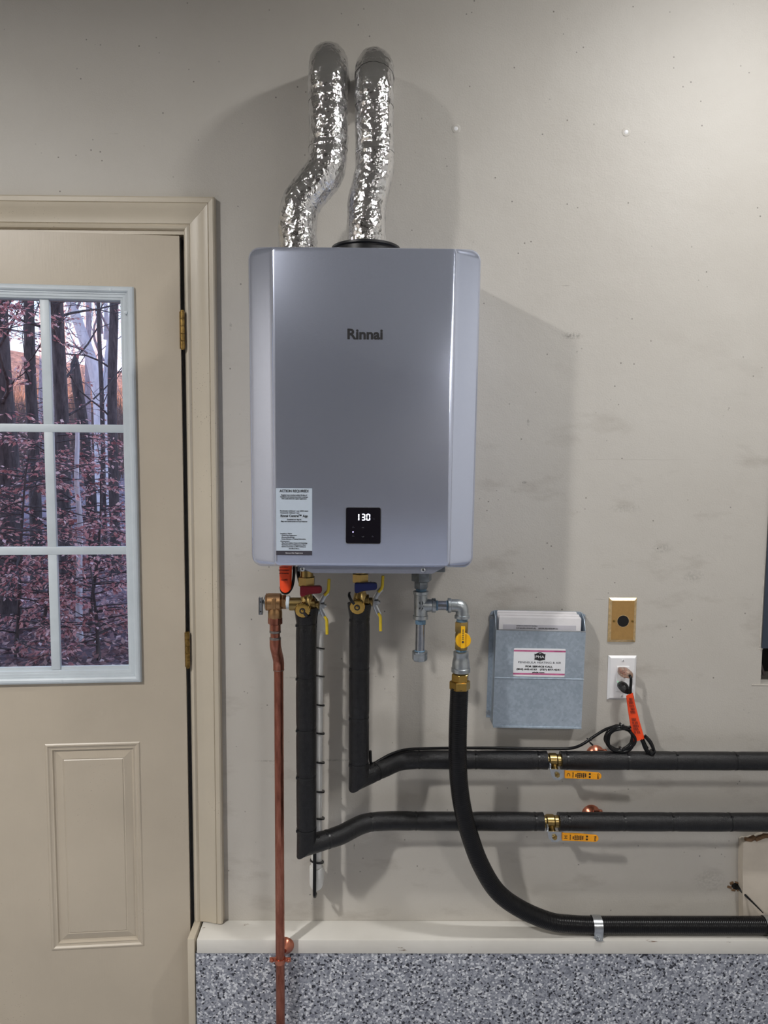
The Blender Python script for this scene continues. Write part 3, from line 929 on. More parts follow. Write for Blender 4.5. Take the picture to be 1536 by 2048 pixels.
def insulated(label, xv, ztop, zc, tie_z, hor_pts, tie_h1, tie_h2, gap, group):
    th_ = thing('insulated_pipe', label, 'pipe', (xv, YV, zc))
    corner = Vector((xv, YV, zc))
    rv, rh = .0240, .0228
    hp = [Vector(p) for p in hor_pts]
    d1 = (hp[0] - corner).normalized()
    # vertical sleeve ends on the mitre plane
    V_ = line((xv, YV, ztop), (xv, YV, zc + .035))
    n_up = len(V_)
    full = V_ + [corner] + [corner + d1 * .03]
    mk_v = [(xv, YV, z) for z in tie_z]
    def build_part(path, lo, hi, name, r, marks, flare=None, capped=True):
        mk = [Vector(m_) for m_ in marks]
        def rr(i):
            p = path[i]
            k_ = 1.0
            for m_ in mk:
                k_ -= .055 * math.exp(-((p - m_).length / .010) ** 2)
            k_ *= 1 + .018 * noise.noise(p * 14)
            if flare:
                k_ *= 1 + flare * math.exp(-((p - path[0]).length / .020) ** 2)
            return r * k_
        m = MB()
        m.tube(path, rr, 36, False)
        rings_drop = [v for idx, v in enumerate(m.bm.verts) if not (lo <= idx // 36 < hi)]
        bmesh.ops.delete(m.bm, geom=rings_drop, context='VERTS')
        bnd = [e_ for e_ in m.bm.edges if len(e_.link_faces) == 1]
        bmesh.ops.holes_fill(m.bm, edges=bnd, sides=0)
        return m.build(name, M['foam'], th_, angle=50)
    build_part(full, 0, n_up + 1, 'foam_sleeve', rv, mk_v, .16)
    H = resample(catmull([corner + d1 * .034] + hp, 10), .007)
    a_end, b_start = gap
    Hl = [p for p in H if p.x <= a_end + 1e-6]
    Hl[-1] = Vector((a_end, hp[-1].y, hp[-1].z))
    full2 = [Vector((xv, YV, zc + .05)), corner] + Hl
    allm = [Vector((x, 0, 0)) for x in tie_h1]
    def at(x):
        best = min(range(1, len(Hl) - 1), key=lambda i: abs(Hl[i].x - x))
        return Hl[best], Hl[best + 1] - Hl[best - 1]
    m1 = [at(x) for x in tie_h1]
    build_part(full2, 1, len(full2), 'foam_sleeve', rh, [p for p, _ in m1])
    Pr = line((b_start, hp[-1].y, hp[-1].z), (2.25, hp[-1].y, hp[-1].z), .012)
    m2 = [(Vector((x, hp[-1].y, hp[-1].z)), Vector((1, 0, 0))) for x in tie_h2]
    sleeve('foam_sleeve', Pr, rh, [p for p, _ in m2], th_, phase=3)
    MB().cyl((a_end - .03, hp[-1].y, hp[-1].z), (b_start + .03, hp[-1].y, hp[-1].z), .0112, 20).build('copper_pipe', M['copper_bright'], th_)
    ties(None, [((xv, YV, z), (0, 0, 1)) for z in tie_z], rv * .955, th_)
    ties(None, m1, rh * .955, th_)
    ties(None, m2, rh * .955, th_)
    return th_
YH = -.055
insulated('lower and longer black foam-insulated pipe, from under the red valve', -.1645, 1.178, .598,
          [1.137, 1.010, .886, .772, .641], [(-.085, -.108, .603), (-.030, -.066, .609), (.030, YH, .611), (.15, YH, .611), (.424, YH, .611)], [-.118, -.012 + .0, .104, .243, .402], [.486, .626, .749, .897], (.4235, .462), 'insulated water pipes')
insulated('upper and shorter black foam-insulated pipe, from under the blue valve', -.0405, 1.188, .764,
          [1.150, 1.033, .915, .803], [(.020, -.095, .768), (.060, -.062, .770), (.110, YH, .771), (.2, YH, .771), (.427, YH, .771)], [.002, .105, .247, .408], [.478, .630, .752, .902], (.428, .463), 'insulated water pipes')

# ball valves in the gaps of the foam, amber levers lying along the pipes
def ball_valve(label, x, z, big, end):
    th_ = thing('ball_valve', label, 'valve', (x, YH, z))
    q = MB()
    q.cyl((x - .028, YH, z), (x + .028, YH, z), .0150, 24, .001)
    q.lathe((x - .012, YH, z), (1, 0, 0), [(0, .0145), (.004, .0178), (.020, .0178), (.024, .0145)], 24)
    q.cyl((x + .001, YH, z - .006), (x + .001, YH - .030, z - .016), .0085, 20, .001)
    q.build('valve_body', M['brass'], th_)
    zl = z - .0195
    q = MB()
    q.prism([(x - .014, zl + .012), (x + .026, zl + .010), (x + .026, zl - .007), (x + .017, zl - .012), (x + .010, zl - .0165), (x - .002, zl - .0155), (x - .010, zl - .006)], YH - .0345, YH - .0325)
    q.box((x - .013, YH - .028, zl + .017), (.004, .012, .016), (.25, 'X'), .0008)
    pl_ = q.build('lever_plate', M['steel'], th_)
    q = MB()
    q.hexnut((x + .004, YH - .0345, zl - .002), (x + .004, YH - .0400, zl - .002), .0066)
    q.cyl((x + .004, YH - .038, zl - .002), (x + .004, YH - .0430, zl - .002), .0035, 12)
    q.build('lever_nut', M['brass'], pl_)
    q = MB()
    dz = -.0035
    out = [(x + .022, zl + .0095), (x + .062, zl + .0085 + dz * .5), (x + .068, zl + .0095 + dz * .5), (x + .076, zl + .0085 + dz * .6)]
    out += [(x + .104 + .0085 * math.cos(a), zl - .0005 + dz + .0085 * math.sin(a)) for a in [math.radians(v) for v in range(80, -100, -20)]]
    out += [(x + .022, zl - .0095)]
    q.prism(out, YH - .0400, YH - .0345)
    bmesh.ops.bevel(q.bm, geom=list(q.bm.edges), offset=.0010, segments=2, affect='EDGES')
    lv = q.build('lever', M['amber'], th_, label='amber coated lever with black print')
    LY = YH - .0403
    text(big, .0115, (x + .030, LY, zl + .0005), lv, M['ink'], spin=PI / 2, bold=.0001)
    text(end, .0070, (x + .1035, LY, zl - .003), lv, M['ink'], spin=PI / 2, bold=.0001, width=.0135)
    text('600 WOG', .0044, (x + .0415, LY, zl), lv, M['ink'], spin=PI / 2, width=.013)
    for k_, (hh) in enumerate((.008, .013, .013, .011, .012, .010)):
        xx = x + .049 + k_ * .0047
        q = MB()
        for s in range(3):
            q.box((xx, LY, zl - .0012 + (s - 1) * hh / 3), (.0030, .0003, hh / 3 * .78))
        q.build('printed_mark', M['ink'], lv, smooth=False)
    q = MB()
    for s in (-.0045, .003):
        q.lathe((x + .083, LY + .0002, zl - .001 + s), (0, -1, 0), [(0, .0026), (.0003, .0026)], 12)
    q.build('printed_dot', M['ink'], lv)
    return th_
ball_valve('brass ball valve with amber lever on the upper insulated pipe', .4425, .771, 'C', 'Cold')
ball_valve('brass ball valve with amber lever on the lower insulated pipe', .4405, .611, 'H', 'Hot')

# bell hangers holding the insulated pipes off the wall
def hanger(label, x, z):
    th_ = thing('bell_hanger', label, 'pipe hanger', (x, 0, z))
    MB().lathe((x - .006, -.0005, z - .007), (0, -1, 0), [(0, .024), (.002, .0235), (.008, .019), (.014, .012), (.017, .007), (.030, .006)], 28).build('bell', M['copper_bright'], th_)
    q = MB()
    q.lathe((x - .006, YH, z), (1, 0, 0), [(0, .0112), (0, .0130), (.012, .0130), (.012, .0112)], 28)
    q.box((x + .004, YH + .030, z + .0110), (.022, .006, .010), None, .001)
    q.build('clamp_ring', M['copper_bright'], th_)
    MB().lathe((x + .010, YH + .026, z + .013), (.3, -.5, 1), [(0, .0045), (.003, .0045), (.005, .003)], 12).build('clamp_screw', M['copper_bright'], th_)
    return th_
hanger('copper bell hanger showing above the upper insulated pipe', .572, .771)
hanger('copper bell hanger showing above the lower insulated pipe', .566, .611)

# ------------------------------------------------------------------ isolation valves under the heater
def service_valve(kind_label, x, z, handle_mat, hot):
    th_ = thing('service_valve', kind_label, 'valve', (x, YV, z))
    q = MB()
    q.hexnut((x, YV, z + .060), (x, YV, z + .081), .0205, PI / 6)
    q.cyl((x, YV, z + .081), (x, YV, 1.284), .0150, 20)
    q.build('union_nut', M['brass'], th_)
    q = MB()
    q.cyl((x, YV, z - .012), (x, YV, z + .062), .0125, 20)
    q.lathe((x, YV, z - .010), (0, 0, 1), [(0, .0145), (.006, .0175), (.030, .0175), (.040, .0155), (.046, .0130)], 24)
    q.cyl((x - .014, YV, z + .016), (x + .020, YV, z + .016), .0150, 24, .001)
    q.cyl((x + .019, YV, z + .014), (x + .028, YV, z + .014), .0100, 20, .001)
    q.cyl((x, YV, z + .044), (x, YV - .016, z + .044), .0080, 16)
    if hot:
        q.cyl((x - .040, YV, z + .016), (x - .005, YV, z + .016), .0152, 28, .0008)
    q.build('valve_body', M['brass'], th_)
    q = MB()
    hx = .012 if hot else .014
    q.prism([(x - .013, z + .060), (x - .011, z + .0625), (x + hx + .022, z + .0625), (x + hx + .0245, z + .059), (x + hx + .0245, z + .049), (x + hx + .022, z + .0465), (x + .004, z + .045), (x - .002, z + .0395), (x - .011, z + .038), (x - .013, z + .042)], YV - .026, YV - .010)
    bmesh.ops.bevel(q.bm, geom=list(q.bm.edges), offset=.0016, segments=2, affect='EDGES')
    q.build('tee_handle', handle_mat, th_)
    # drain port turned to the viewer with knurled cap and rubber retaining strap
    cx_, cz_ = x - .0035, z + .012
    dv = Vector((-.12, -1, -.16)).normalized()
    o = Vector((cx_, YV - .010, cz_))
    MB().cyl(o, o + dv * .020, .0120, 24).build('drain_port', M['brass'], th_)
    q = MB()
    rings = []
    for h_, r in ((.014, .0160), (.016, .0172), (.024, .0172), (.0255, .0160), (.0262, .0120)):
        ref = Vector((0, 0, 1)); u = (ref - dv * ref.dot(dv)).normalized(); v = dv.cross(u)
        rings.append([o + dv * h_ + (u * math.cos(a) + v * math.sin(a)) * (r * (1.0 + (.03 if k_ % 2 else 0))) for k_ in range(48) for a in [2 * PI * k_ / 48]])
    q.loft(rings)
    cap = q.build('drain_cap', M['brass_bright'], th_, angle=25)
    end = o + dv * .0262
    q = MB()
    q.lathe(end, dv, [(0, .0068), (.0016, .0068), (.0016, .0042), (0, .0042)], 20)
    q.build('strap_ring', M['black'], cap)
    MB().lathe(end - dv * .001, dv, [(0, .0036), (.003, .0036), (.004, .002)], 12).build('cap_stud', M['brass_bright'], cap)
    sdv = Vector((.010, 0, -.012)) if hot else Vector((-.014, 0, .018))
    q = MB()
    q.tube(catmull([end + sdv * .45 + dv * .001, end + sdv + dv * .001, end + sdv * 1.4 - dv * .008, end + sdv * 1.5 - dv * .022], 6), .0022, 10, True, None, (1.5, .6))
    q.build('cap_strap', M['black'], cap)
    # butterfly lever on the side port: bare steel middle, yellow dipped tips
    lx, lz = x + .032, z + .014
    LYv = YV - .004
    q = MB()
    up = [(lx + .001, LYv, lz), (lx + .002, LYv, lz + .010), (lx + .010, LYv, lz + .024), (lx + .017, LYv, lz + .031)]
    dn = [(lx + .001, LYv, lz), (lx + .002, LYv, lz - .010), (lx + .009, LYv, lz - .024), (lx + .012, LYv, lz - .030)]
    q.tube(round_path(up, .006), .0032, 10, True, None, (1.7, .45))
    q.tube(round_path(dn, .006), .0032, 10, True, None, (1.7, .45))
    lev = q.build('lever', M['steel'], th_, label='bare steel lever with yellow dipped tips')
    q = MB()
    q.tube(round_path([(lx + .0095, LYv, lz + .0235), (lx + .0185, LYv, lz + .033), (lx + .0200, LYv, lz + .062)], .008), .0036, 12)
    q.build('lever_tip', M['yellow_dip'], lev)
    q = MB()
    q.tube(round_path([(lx + .0095, LYv, lz - .0255), (lx + .0148, LYv, lz - .034), (lx + .0155, LYv, lz - .068)], .008), .0036, 12)
    q.build('lever_tip', M['yellow_dip'], lev)
    q = MB()
    q.hexnut((lx + .001, LYv, lz), (lx + .010, LYv, lz), .0075)
    q.cyl((lx + .004, LYv, lz), (lx + .014, LYv, lz), .0035, 12)
    q.build('lever_nut', M['steel'], lev)
    return th_
service_valve('brass service valve with dark red handle under the heater', -.1630, 1.1690, M['red'], True)
service_valve('brass service valve with dark blue handle under the heater', -.0385, 1.1775, M['blue'], False)

# ------------------------------------------------------------------ pressure relief valve and its copper discharge pipe
rv = thing('relief_valve', 'bronze pressure relief valve with small steel lever beside the red valve', 'valve', (-.2365, YV, 1.163))
q = MB()
q.cyl((-.254, YV, 1.1895), (-.222, YV, 1.1895), .0205, 28, .0015)
q.lathe((-.2365, YV, 1.180), (0, 0, -1), [(0, .0150), (.010, .0155), (.014, .0165), (.026, .0165), (.028, .0150)], 28)
q.lathe((-.254, YV, 1.1895), (-1, 0, 0), [(0, .0195), (.003, .0200), (.0045, .0140)], 28)
q.hexnut((-.2225, YV, 1.1895), (-.2100, YV, 1.1895), .0165)
q.build('valve_body', M['bronze'], rv)
MB().box((-.2375, YV - .0200, 1.1895), (.009, .003, .026), None, .001).build('cast_panel', M['bronze'], rv)
MB().lathe((-.2582, YV, 1.1895), (-1, 0, 0), [(0, .0165), (.0015, .0165), (.004, .009), (.0055, .004), (.010, .0035)], 24).build('spring_bonnet', M['steel'], rv)
q = MB()
q.prism(rr2(-.2735, -.2650, 1.1600, 1.2010, .002), YV - .006, YV - .004)
q.rect(-.2735, -.2722, YV - .006, YV + .006, 1.1600, 1.2010)
q.rect(-.2662, -.2650, YV - .006, YV + .006, 1.1600, 1.2010)
tl = q.build('test_lever', M['steel'], rv)
for z in (1.1905, 1.1680):
    MB().lathe((-.2690, YV - .0061, z), (0, -1, 0), [(0, .0018), (.0004, .0018)], 12).build('lever_hole', M['ink'], tl)
MB().cyl((-.2105, YV, 1.1890), (-.2020, YV, 1.1890), .0150, 24, .001).build('thread_tape', M['teflon'], rv)

dp = thing('discharge_pipe', 'bare copper discharge pipe running from the relief valve down past the ledge', 'pipe', (-.2335, -.115, 0))
YC, XC = -.115, -.2335
q = MB()
q.hexnut((-.2365, YV, 1.1535), (-.2365, YV, 1.1375), .0168, 0, .001)
q.cyl((-.2365, YV, 1.1400), (-.2365, YV, 1.122), .0128, 24, .001)
q.build('pipe_adapter', M['copper'], dp)
path = round_path([(-.2365, YV, 1.130), (-.2365, YV, 1.085), (XC, YC, 1.040), (XC, YC, .010)], .012, 8)
MB().tube(path, .0111, 24).build('copper_tube', M['copper'], dp)
q = MB()
q.tube(round_path([(-.2365, YV, 1.103), (-.2365, YV, 1.085), (-.2350, -.1325, 1.0625)], .012), .0130, 24)
q.build('elbow_fitting', M['copper'], dp)
q = MB()
q.tube(round_path([(-.2350, -.1325, 1.0625), (XC, YC, 1.040), (XC, YC, 1.016)], .012), .0130, 24)
q.build('elbow_fitting', M['copper'], dp)
for z, x, y in ((1.1195, -.2365, YV), (1.1035, -.2365, YV)):
    MB().cyl((x, y, z - .0035), (x, y, z + .0035), .0133, 20, .0015).build('solder_joint', M['solder'], dp)
MB().cyl((XC, YC, 1.0165), (XC, YC, 1.0195), .0134, 20, .001).build('solder_joint', M['solder'], dp)
cc = thing('pipe_clamp', 'copper bell clamp holding the copper pipe at the ledge edge', 'pipe hanger', (-.228, -.0785, .291))
MB().lathe((-.2255, -.0787, .2955), (0, -1, 0), [(0, .0225), (.002, .0220), (.009, .0185), (.015, .0110), (.0205, .006)], 28).build('bell', M['copper_bright'], cc)
q = MB()
q.lathe((XC, YC, .2765), (0, 0, 1), [(0, .0112), (0, .0132), (.012, .0132), (.012, .0112)], 28)
q.box((XC - .0185, YC + .002, .2825), (.016, .004, .011), None, .001)
q.box((XC + .0185, YC + .002, .2825), (.016, .004, .011), None, .001)
q.build('clamp_ring', M['copper_bright'], cc)
for sx in (-1, 1):
    MB().lathe((XC + sx * .0205, YC, .2825), (0, -1, 0), [(0, .0045), (.003, .0045), (.005, .003)], 12).build('clamp_screw', M['copper_bright'], cc)

# orange warning sleeve on the black lead by the heater's lower left
ws = thing('warning_sleeve', 'orange warning sleeve hanging from the heater underside above the bronze valve', 'warning tag', (-.211, -.155, 1.216))
q = MB()
prof_ = [(x, z) for x, z in ((-.2255, 1.300), (-.1965, 1.300), (-.1975, 1.222), (-.2035, 1.2180), (-.2115, 1.2165), (-.2190, 1.2195), (-.2245, 1.226))]
rings = []
for k_ in range(9):
    z = 1.296 - k_ * .0097
    wv = .0145 * (1 - .10 * (k_ / 8) ** 3)
    rings.append([(-.211 + wv * math.cos(a), -.155 + .011 * math.sin(a), z + .004 * math.cos(a * 2) * (k_ == 8)) for a in [2 * PI * s / 20 for s in range(20)]])
q.loft(rings)
sl = q.build('sleeve_label', M['orange'], ws)
for k_, (body, wd) in enumerate((('Shock Hazard!', .020), ('Before removing panel', .024), ('read this label fully', .023), ('', 0), ('Use carefully', .016))):
    if body:
        text(body, .0042, (-.2135, -.1664, 1.2745 - k_ * .0075), sl, M['ink'], width=wd, bold=.00005)
MB().prism([(-.2245, 1.279), (-.2095, 1.279), (-.2100, 1.297), (-.2245, 1.297)], -.1668, -.1655).build('printed_block', M['ink'], sl, smooth=False)
q = MB()
for a, b in (((-.2045, 1.283), (-.2005, 1.291)), ((-.2005, 1.291), (-.1965, 1.283)), ((-.2045, 1.283), (-.1965, 1.283))):
    q.box(((a[0] + b[0]) / 2, -.1660, (a[1] + b[1]) / 2), (math.dist(a, b), .0008, .0010), (-math.atan2(b[1] - a[1], b[0] - a[0]), 'Y'))
q.build('triangle_print', M['ink'], sl, smooth=False)
q = MB()
q.tube(catmull([(-.192, -.150, 1.297), (-.192, -.152, 1.262), (-.195, -.154, 1.232), (-.203, -.155, 1.2155), (-.212, -.155, 1.2110), (-.220, -.155, 1.2160), (-.2225, -.152, 1.226)], 8), .0034, 12)
q.build('lead', M['black_cable'], ws)

# second lead and clear drain hose looping behind the red valve
MB().tube(catmull([(-.186, -.120, 1.290), (-.187, -.118, 1.262), (-.184, -.112, 1.235), (-.176, -.105, 1.212), (-.160, -.095, 1.196), (-.144, -.085, 1.17), (-.149, -.080, 1.13), (-.1510, -.0745, 1.05), (-.1515, -.0735, .75), (-.1515, -.0735, .60), (-.1515, -.0755, .5), (-.1515, -.0800, .455), (-.1515, -.0800, .432), (-.1515, -.070, .420), (-.1515, -.055, .418)], 8), .0044, 12).build(
    'sensor_cable', M['black_cable'], label='thin black cable running down the front of the white drain pipe to its elbow', cat='cable')
cp = thing('drain_pipe', 'white plastic condensate drain pipe half hidden behind the longer insulated pipe', 'pipe', (-.1490, -.050, .43))
XP, YP = -.1460, -.0560
MB().tube(catmull([(-.168, -.13, 1.290), (-.171, -.125, 1.262), (-.168, -.110, 1.225), (-.158, -.085, 1.18), (XP + .004, YP, 1.135)], 8), .0085, 16).build('drain_hose', M['teflon'], cp)
MB().lathe((XP + .002, YP, 1.148), (0, 0, -1), [(0, .009), (.006, .0150), (.012, .0165), (.045, .0165), (.047, .0135)], 24).build('pipe_coupling', M['pvc'], cp)
MB().tube([(XP + .002, YP, 1.12), (XP - .003, YP, .480)], .0134, 24).build('plastic_tube', M['pvc'], cp)
q = MB()
q.lathe((XP - .003, YP, .490), (0, 0, -1), [(0, .0140), (0, .0172), (.026, .0172), (.030, .0165)], 24)
q.tube(round_path([(XP - .003, YP, .465), (XP - .003, YP, .442), (XP - .003, -.001, .442)], .02, 8), .0172, 24)
q.build('pipe_elbow', M['pvc'], cp)
for z in (.505, .62, .69, .765, .84, .912, .985, 1.055):
    q = MB()
    dv = Vector((0, .0, 1))
    q.lathe((XP + .0005 - (.002 if z < .6 else 0), YP - .003, z), (.18, .25, 1), [(0, .0158), (0, .0180), (.0035, .0180), (.0035, .0158)], 24)
    q.build('zip_tie', M['tie'], cp)

# ------------------------------------------------------------------ gas line
gp = thing('gas_fitting', 'galvanised gas tee with capped drip leg and elbow under the heater', 'pipe fitting', (.1015, YV, 1.05))
q = MB()
q.hexnut((.1030, YV, 1.241), (.1030, YV, 1.286), .0240, .22)
q.build('union_nut', M['gas_dark'], gp)
MB().hexnut((.1025, YV, 1.2235), (.1025, YV, 1.2420), .0168, .30).build('hex_bushing', M['gas_dark'], gp)
MB().lathe((.1025, YV, 1.2165), (0, 0, 1), [(0, .0122), (.0012, .0128), (.0024, .0122), (.0036, .0128), (.0048, .0122), (.0060, .0128), (.0075, .0122)], 24).build('thread', M['sealant'], gp)
for a_, b_, r_t in (((.1018, YV, 1.140), (.1018, YV, 1.151), .0122), ((.1368, YV, 1.1835), (.1415, YV, 1.1835), .0118), ((.1610, YV, 1.1835), (.1660, YV, 1.1835), .0118), ((.1985, YV, 1.143), (.1985, YV, 1.153), .0128)):
    MB().cyl(a_, b_, r_t, 24).build('thread', M['sealant'], gp)
q = MB()
q.lathe((.1018, YV, 1.2180), (0, 0, -1), [(0, .0150), (.001, .0178), (.0075, .0178), (.009, .0158), (.057, .0158), (.0585, .0178), (.0660, .0178), (.067, .0150)], 32)
q.lathe((.1060, YV, 1.1835), (1, 0, 0), [(0, .0158), (.012, .0152), (.021, .0145), (.0222, .0168), (.0300, .0168), (.031, .0140)], 32)
tee = q.build('pipe_tee', M['gas_iron'], gp)
q = MB()
q.lathe((.1018, YV - .0156, 1.1925), (0, -1, 0), [(0, .0055), (.0008, .0055), (.0008, .0042), (0, .0042)], 20)
q.lathe((.1018, YV - .0156, 1.1800), (0, -1, 0), [(0, .0065), (.0008, .0065), (.0008, .0050), (0, .0050)], 4)
q.build('cast_mark', M['gas_iron'], tee)
MB().cyl((.1385, YV, 1.1835), (.1650, YV, 1.1835), .0110, 24).build('pipe_nipple', M['gas_nipple'], gp)
q = MB()
q.tube(round_path([(.1690, YV, 1.1835), (.1985, YV, 1.1835), (.1985, YV, 1.158)], .024, 10), .0150, 32)
q.lathe((.1642, YV, 1.1835), (1, 0, 0), [(0, .0135), (.001, .0172), (.0075, .0172), (.0090, .0148)], 32)
q.lathe((.1985, YV, 1.1530), (0, 0, 1), [(0, .0140), (.001, .0176), (.0075, .0176), (.0090, .0150)], 32)
q.build('pipe_elbow', M['gas_iron'], gp)
MB().cyl((.1010, YV, 1.070), (.1016, YV, 1.146), .0108, 24).build('drip_leg', M['gas_nipple'], gp)
MB().cyl((.1010, YV, 1.0715), (.1010, YV, 1.0775), .0125, 20, .001).build('thread', M['sealant'], gp)
q = MB()
q.lathe((.1010, YV, 1.0755), (0, 0, -1), [(0, .0140), (.001, .0178), (.005, .0178), (.006, .0172)], 32)
q.lathe((.1010, YV, 1.0700), (0, 0, -1), [(0, .0178), (.014, .0178), (.017, .0160), (.0195, .008)], 8, .2)
q.build('pipe_cap', M['gas_iron'], gp)

gv = thing('gas_valve', 'brass gas shutoff valve with round yellow handle below the galvanised elbow', 'valve', (.198, YV, 1.08))
GX = .1980
q = MB()
q.hexnut((GX, YV, 1.1220), (GX, YV, 1.1460), .0165, .3)
q.hexnut((GX, YV, 1.0800), (GX, YV, 1.0990), .0160, .3)
q.lathe((GX, YV, 1.0960), (0, 0, 1), [(0, .0125), (.006, .0150), (.020, .0150), (.028, .0125)], 24)
q.cyl((GX, YV, 1.1080), (GX, YV - .018, 1.1080), .0080, 16)
q.build('valve_body', M['brass'], gv)
q = MB()
q.lathe((GX + .0015, YV - .0165, 1.1070), (0, -1, 0), [(0, .0165), (.001, .0178), (.0075, .0178), (.0090, .0165)], 36)
q.prism([(GX - .0048, 1.0905), (GX + .0042, 1.0905), (GX + .0045, 1.1405), (GX - .0045, 1.1405)], YV - .0300, YV - .0240)
q.build('handle', M['yellow'], gv)
q = MB()
q.lathe((GX - .0002, YV - .0301, 1.1050), (0, -1, 0), [(0, .0026), (.0004, .0026)], 14)
for k_ in range(6):
    q.box((GX - .0001, YV - .0301, 1.1120 + k_ * .0042), (.0030, .0003, .0024))
q.build('handle_print', M['dark_band'], gv)
q = MB()
for k_ in range(7):
    a = math.radians(-55 + k_ * 16)
    q.box((GX + .0015 + .0135 * math.cos(a), YV - .0256, 1.1070 + .0135 * math.sin(a)), (.0050, .0006, .0012), (-a, 'Y'))
q.build('handle_ridge', M['yellow'], gv)
MB().cyl((GX, YV, 1.0735), (GX, YV, 1.0815), .0122, 24, .001).build('thread', M['sealant'], gv)

# flexible black gas hose with its end fittings
gh = thing('gas_hose', 'thick ribbed black gas hose curving down and right along the ledge', 'hose', (.194, YV, .985))
q = MB()
q.lathe((.1975, YV, 1.0755), (0, 0, -1), [(0, .0150), (.0015, .0178), (.0110, .0178), (.0130, .0170), (.0220, .0192), (.0300, .0205), (.0390, .0205), (.0405, .0222), (.0490, .0222), (.0510, .0190)], 32)
q.build('reducing_coupling', M['gas_iron'], gh)
q = MB()
q.hexnut((.1965, YV, 1.0035), (.1965, YV, 1.0225), .0210, .25)
q.hexnut((.1960, YV, .9840), (.1960, YV, 1.0045), .0245, .05)
q.build('brass_nut', M['brass_bright'], gh)
hp = catmull([(.1950, YV, .988), (.1935, YV, .930), (.1930, YV, .870), (.1940, -.150, .815), (.1985, -.143, .755), (.2085, -.138, .690), (.2280, -.126, .615), (.2590, -.112, .530), (.3050, -.090, .447), (.3680, -.073, .390), (.4480, -.060, .348), (.5100, -.0535, .3360), (.5660, -.0525, .3335), (.7000, -.0525, .3335), (1.0, -.0525, .3335), (1.6, -.0525, .3335), (2.6, -.0525, .3335)], 14)
P = resample(hp, .0013 * 1.25)
P = [p for p in P if p.x < 1.9]
def hr(i):
    return .0212 * (1 + .030 * (math.cos(i * 2 * PI / 3.0)))
MB().tube(P, hr, 22).build('ribbed_hose', M['black_cable'], gh, angle=80)
def strap(label, x):
    th_ = thing('hose_strap', label, 'strap', (x, -.0525, .311))
    q = MB()
    rings = []
    pts = []
    for k_ in range(19):
        a = math.radians(200 - k_ * 14.5)
        pts.append((-.0525 + .0226 * math.cos(a), .3335 + .0226 * math.sin(a)))
    pts = [(-.0735, .3125)] + [p for p in reversed(pts)][::-1]
    for y, z in pts:
        n_ = Vector((y + .0525, z - .3335)).normalized() * .0012
        rings.append([(x - .0115, y, z), (x + .0115, y, z), (x + .0115, y + n_[0], z + n_[1]), (x - .0115, y + n_[0], z + n_[1])])
    q.loft(rings)
    q.box((x, -.0765, .3120), (.0175, .0150, .0016), None, .0006)
    q.build('strap_band', M['steel'], th_)
    MB().lathe((x, -.0772, .3128), (0, 0, 1), [(0, .0045), (.002, .004), (.003, .0025)], 14).build('strap_screw', M['steel'], th_)
    return th_
strap('shiny steel strap holding the black gas hose mid-run on the ledge', .568)
strap('shiny steel strap on the black gas hose at the right edge of the photo', 1.0105)

# ================================================================== DOCUMENT HOLDER
dh = thing('document_holder', 'galvanised sheet-metal document holder screwed to the wall', 'document holder', (.4035, 0, .855), (0, .0145, 0), local=True)
# local x from centre, z from base of the pocket
q = MB()
q.prism([(-.1215, .004), (-.1215, .271), (-.1175, .280), (-.1080, .284), (.1080, .284), (.1215, .276), (.1215, .004)], -.0016, -.0004)
q.build('back_plate', M['galv'], dh)
Wd = .1115
q = MB()
q.prism([(-Wd, 0), (Wd, 0), (Wd, .2440), (-Wd, .2440)], -.0460, -.0450)      # front
q.rect(-Wd, Wd, -.0450, -.0016, 0, .0010)
q.build('front_panel', M['galv'], dh)
for sx in (-1, 1):
    q = MB()
    xs_ = sx * Wd
    r0 = [(xs_, -.0450, 0), (xs_, -.0450, .2440), (xs_, -.0300, .2700), (xs_, -.0016, .2830), (xs_, -.0016, 0)]
    q.loft([r0, [(x_ - sx * .001, y_, z_) for x_, y_, z_ in r0]])
    q.build('side_panel', M['galv'], dh, label='galvanised side panel with sloping top edge')
q = MB()
q.tube([(-Wd, -.0460, .1225), (Wd, -.0460, .1225)], .0016, 8)
q.build('bead', M['galv'], dh)
q = MB()
q.rect(-Wd + .001, Wd, -.0490, -.0450, -.0048, .0002, .0008)
q.build('bottom_hem', M['galv'], dh)
q = MB()
q.rect(-Wd, Wd, -.0466, -.0449, .2425, .2452, .0006)
q.build('top_hem', M['steel'], dh)
for x, z in ((-.1165, .2665), (.1165, .2665), (-.1165, .0170), (.1165, .0170)):
    q = MB()
    q.hexnut((x, -.0014, z), (x, -.0060, z), .0048)
    q.lathe((x, -.0014, z), (0, -1, 0), [(0, .0068), (.0012, .0066)], 16)
    q.build('screw', M['steel'], dh)
st = MB().prism(rr2(-.0655, .0635, .1275, .1990, .003), -.0466, -.0458).build('service_sticker', M['card'], dh, label='white service sticker with magenta stripes and a black logo')
KY = -.0468
for z in (.1905, .1320):
    q = MB()
    q.prism([(-.0655, z), (.0635, z), (.0635, z + .0042), (-.0655, z + .0042)], KY, KY + .0003)
    q.build('stripe', M['pink_ink'], st, smooth=False)
q = MB()
lg = [(-.0135, .1695), (-.0115, .1705), (.0, .1680), (.0110, .1705), (.0130, .1695), (.0125, .1770), (.0138, .1860), (.0115, .1850), (.0060, .1875), (.0025, .1893), (-.0030, .1893), (-.0065, .1875), (-.0118, .1850), (-.0142, .1860), (-.0130, .1770)]
q.prism(lg, KY - .0001, KY + .0003)
q.build('logo_badge', M['ink'], st, smooth=False)
text('PHA', .0095, (-.0003, KY - .0003, .1778), st, M['white_ink'], width=.0215, bold=.00005)
q = MB()
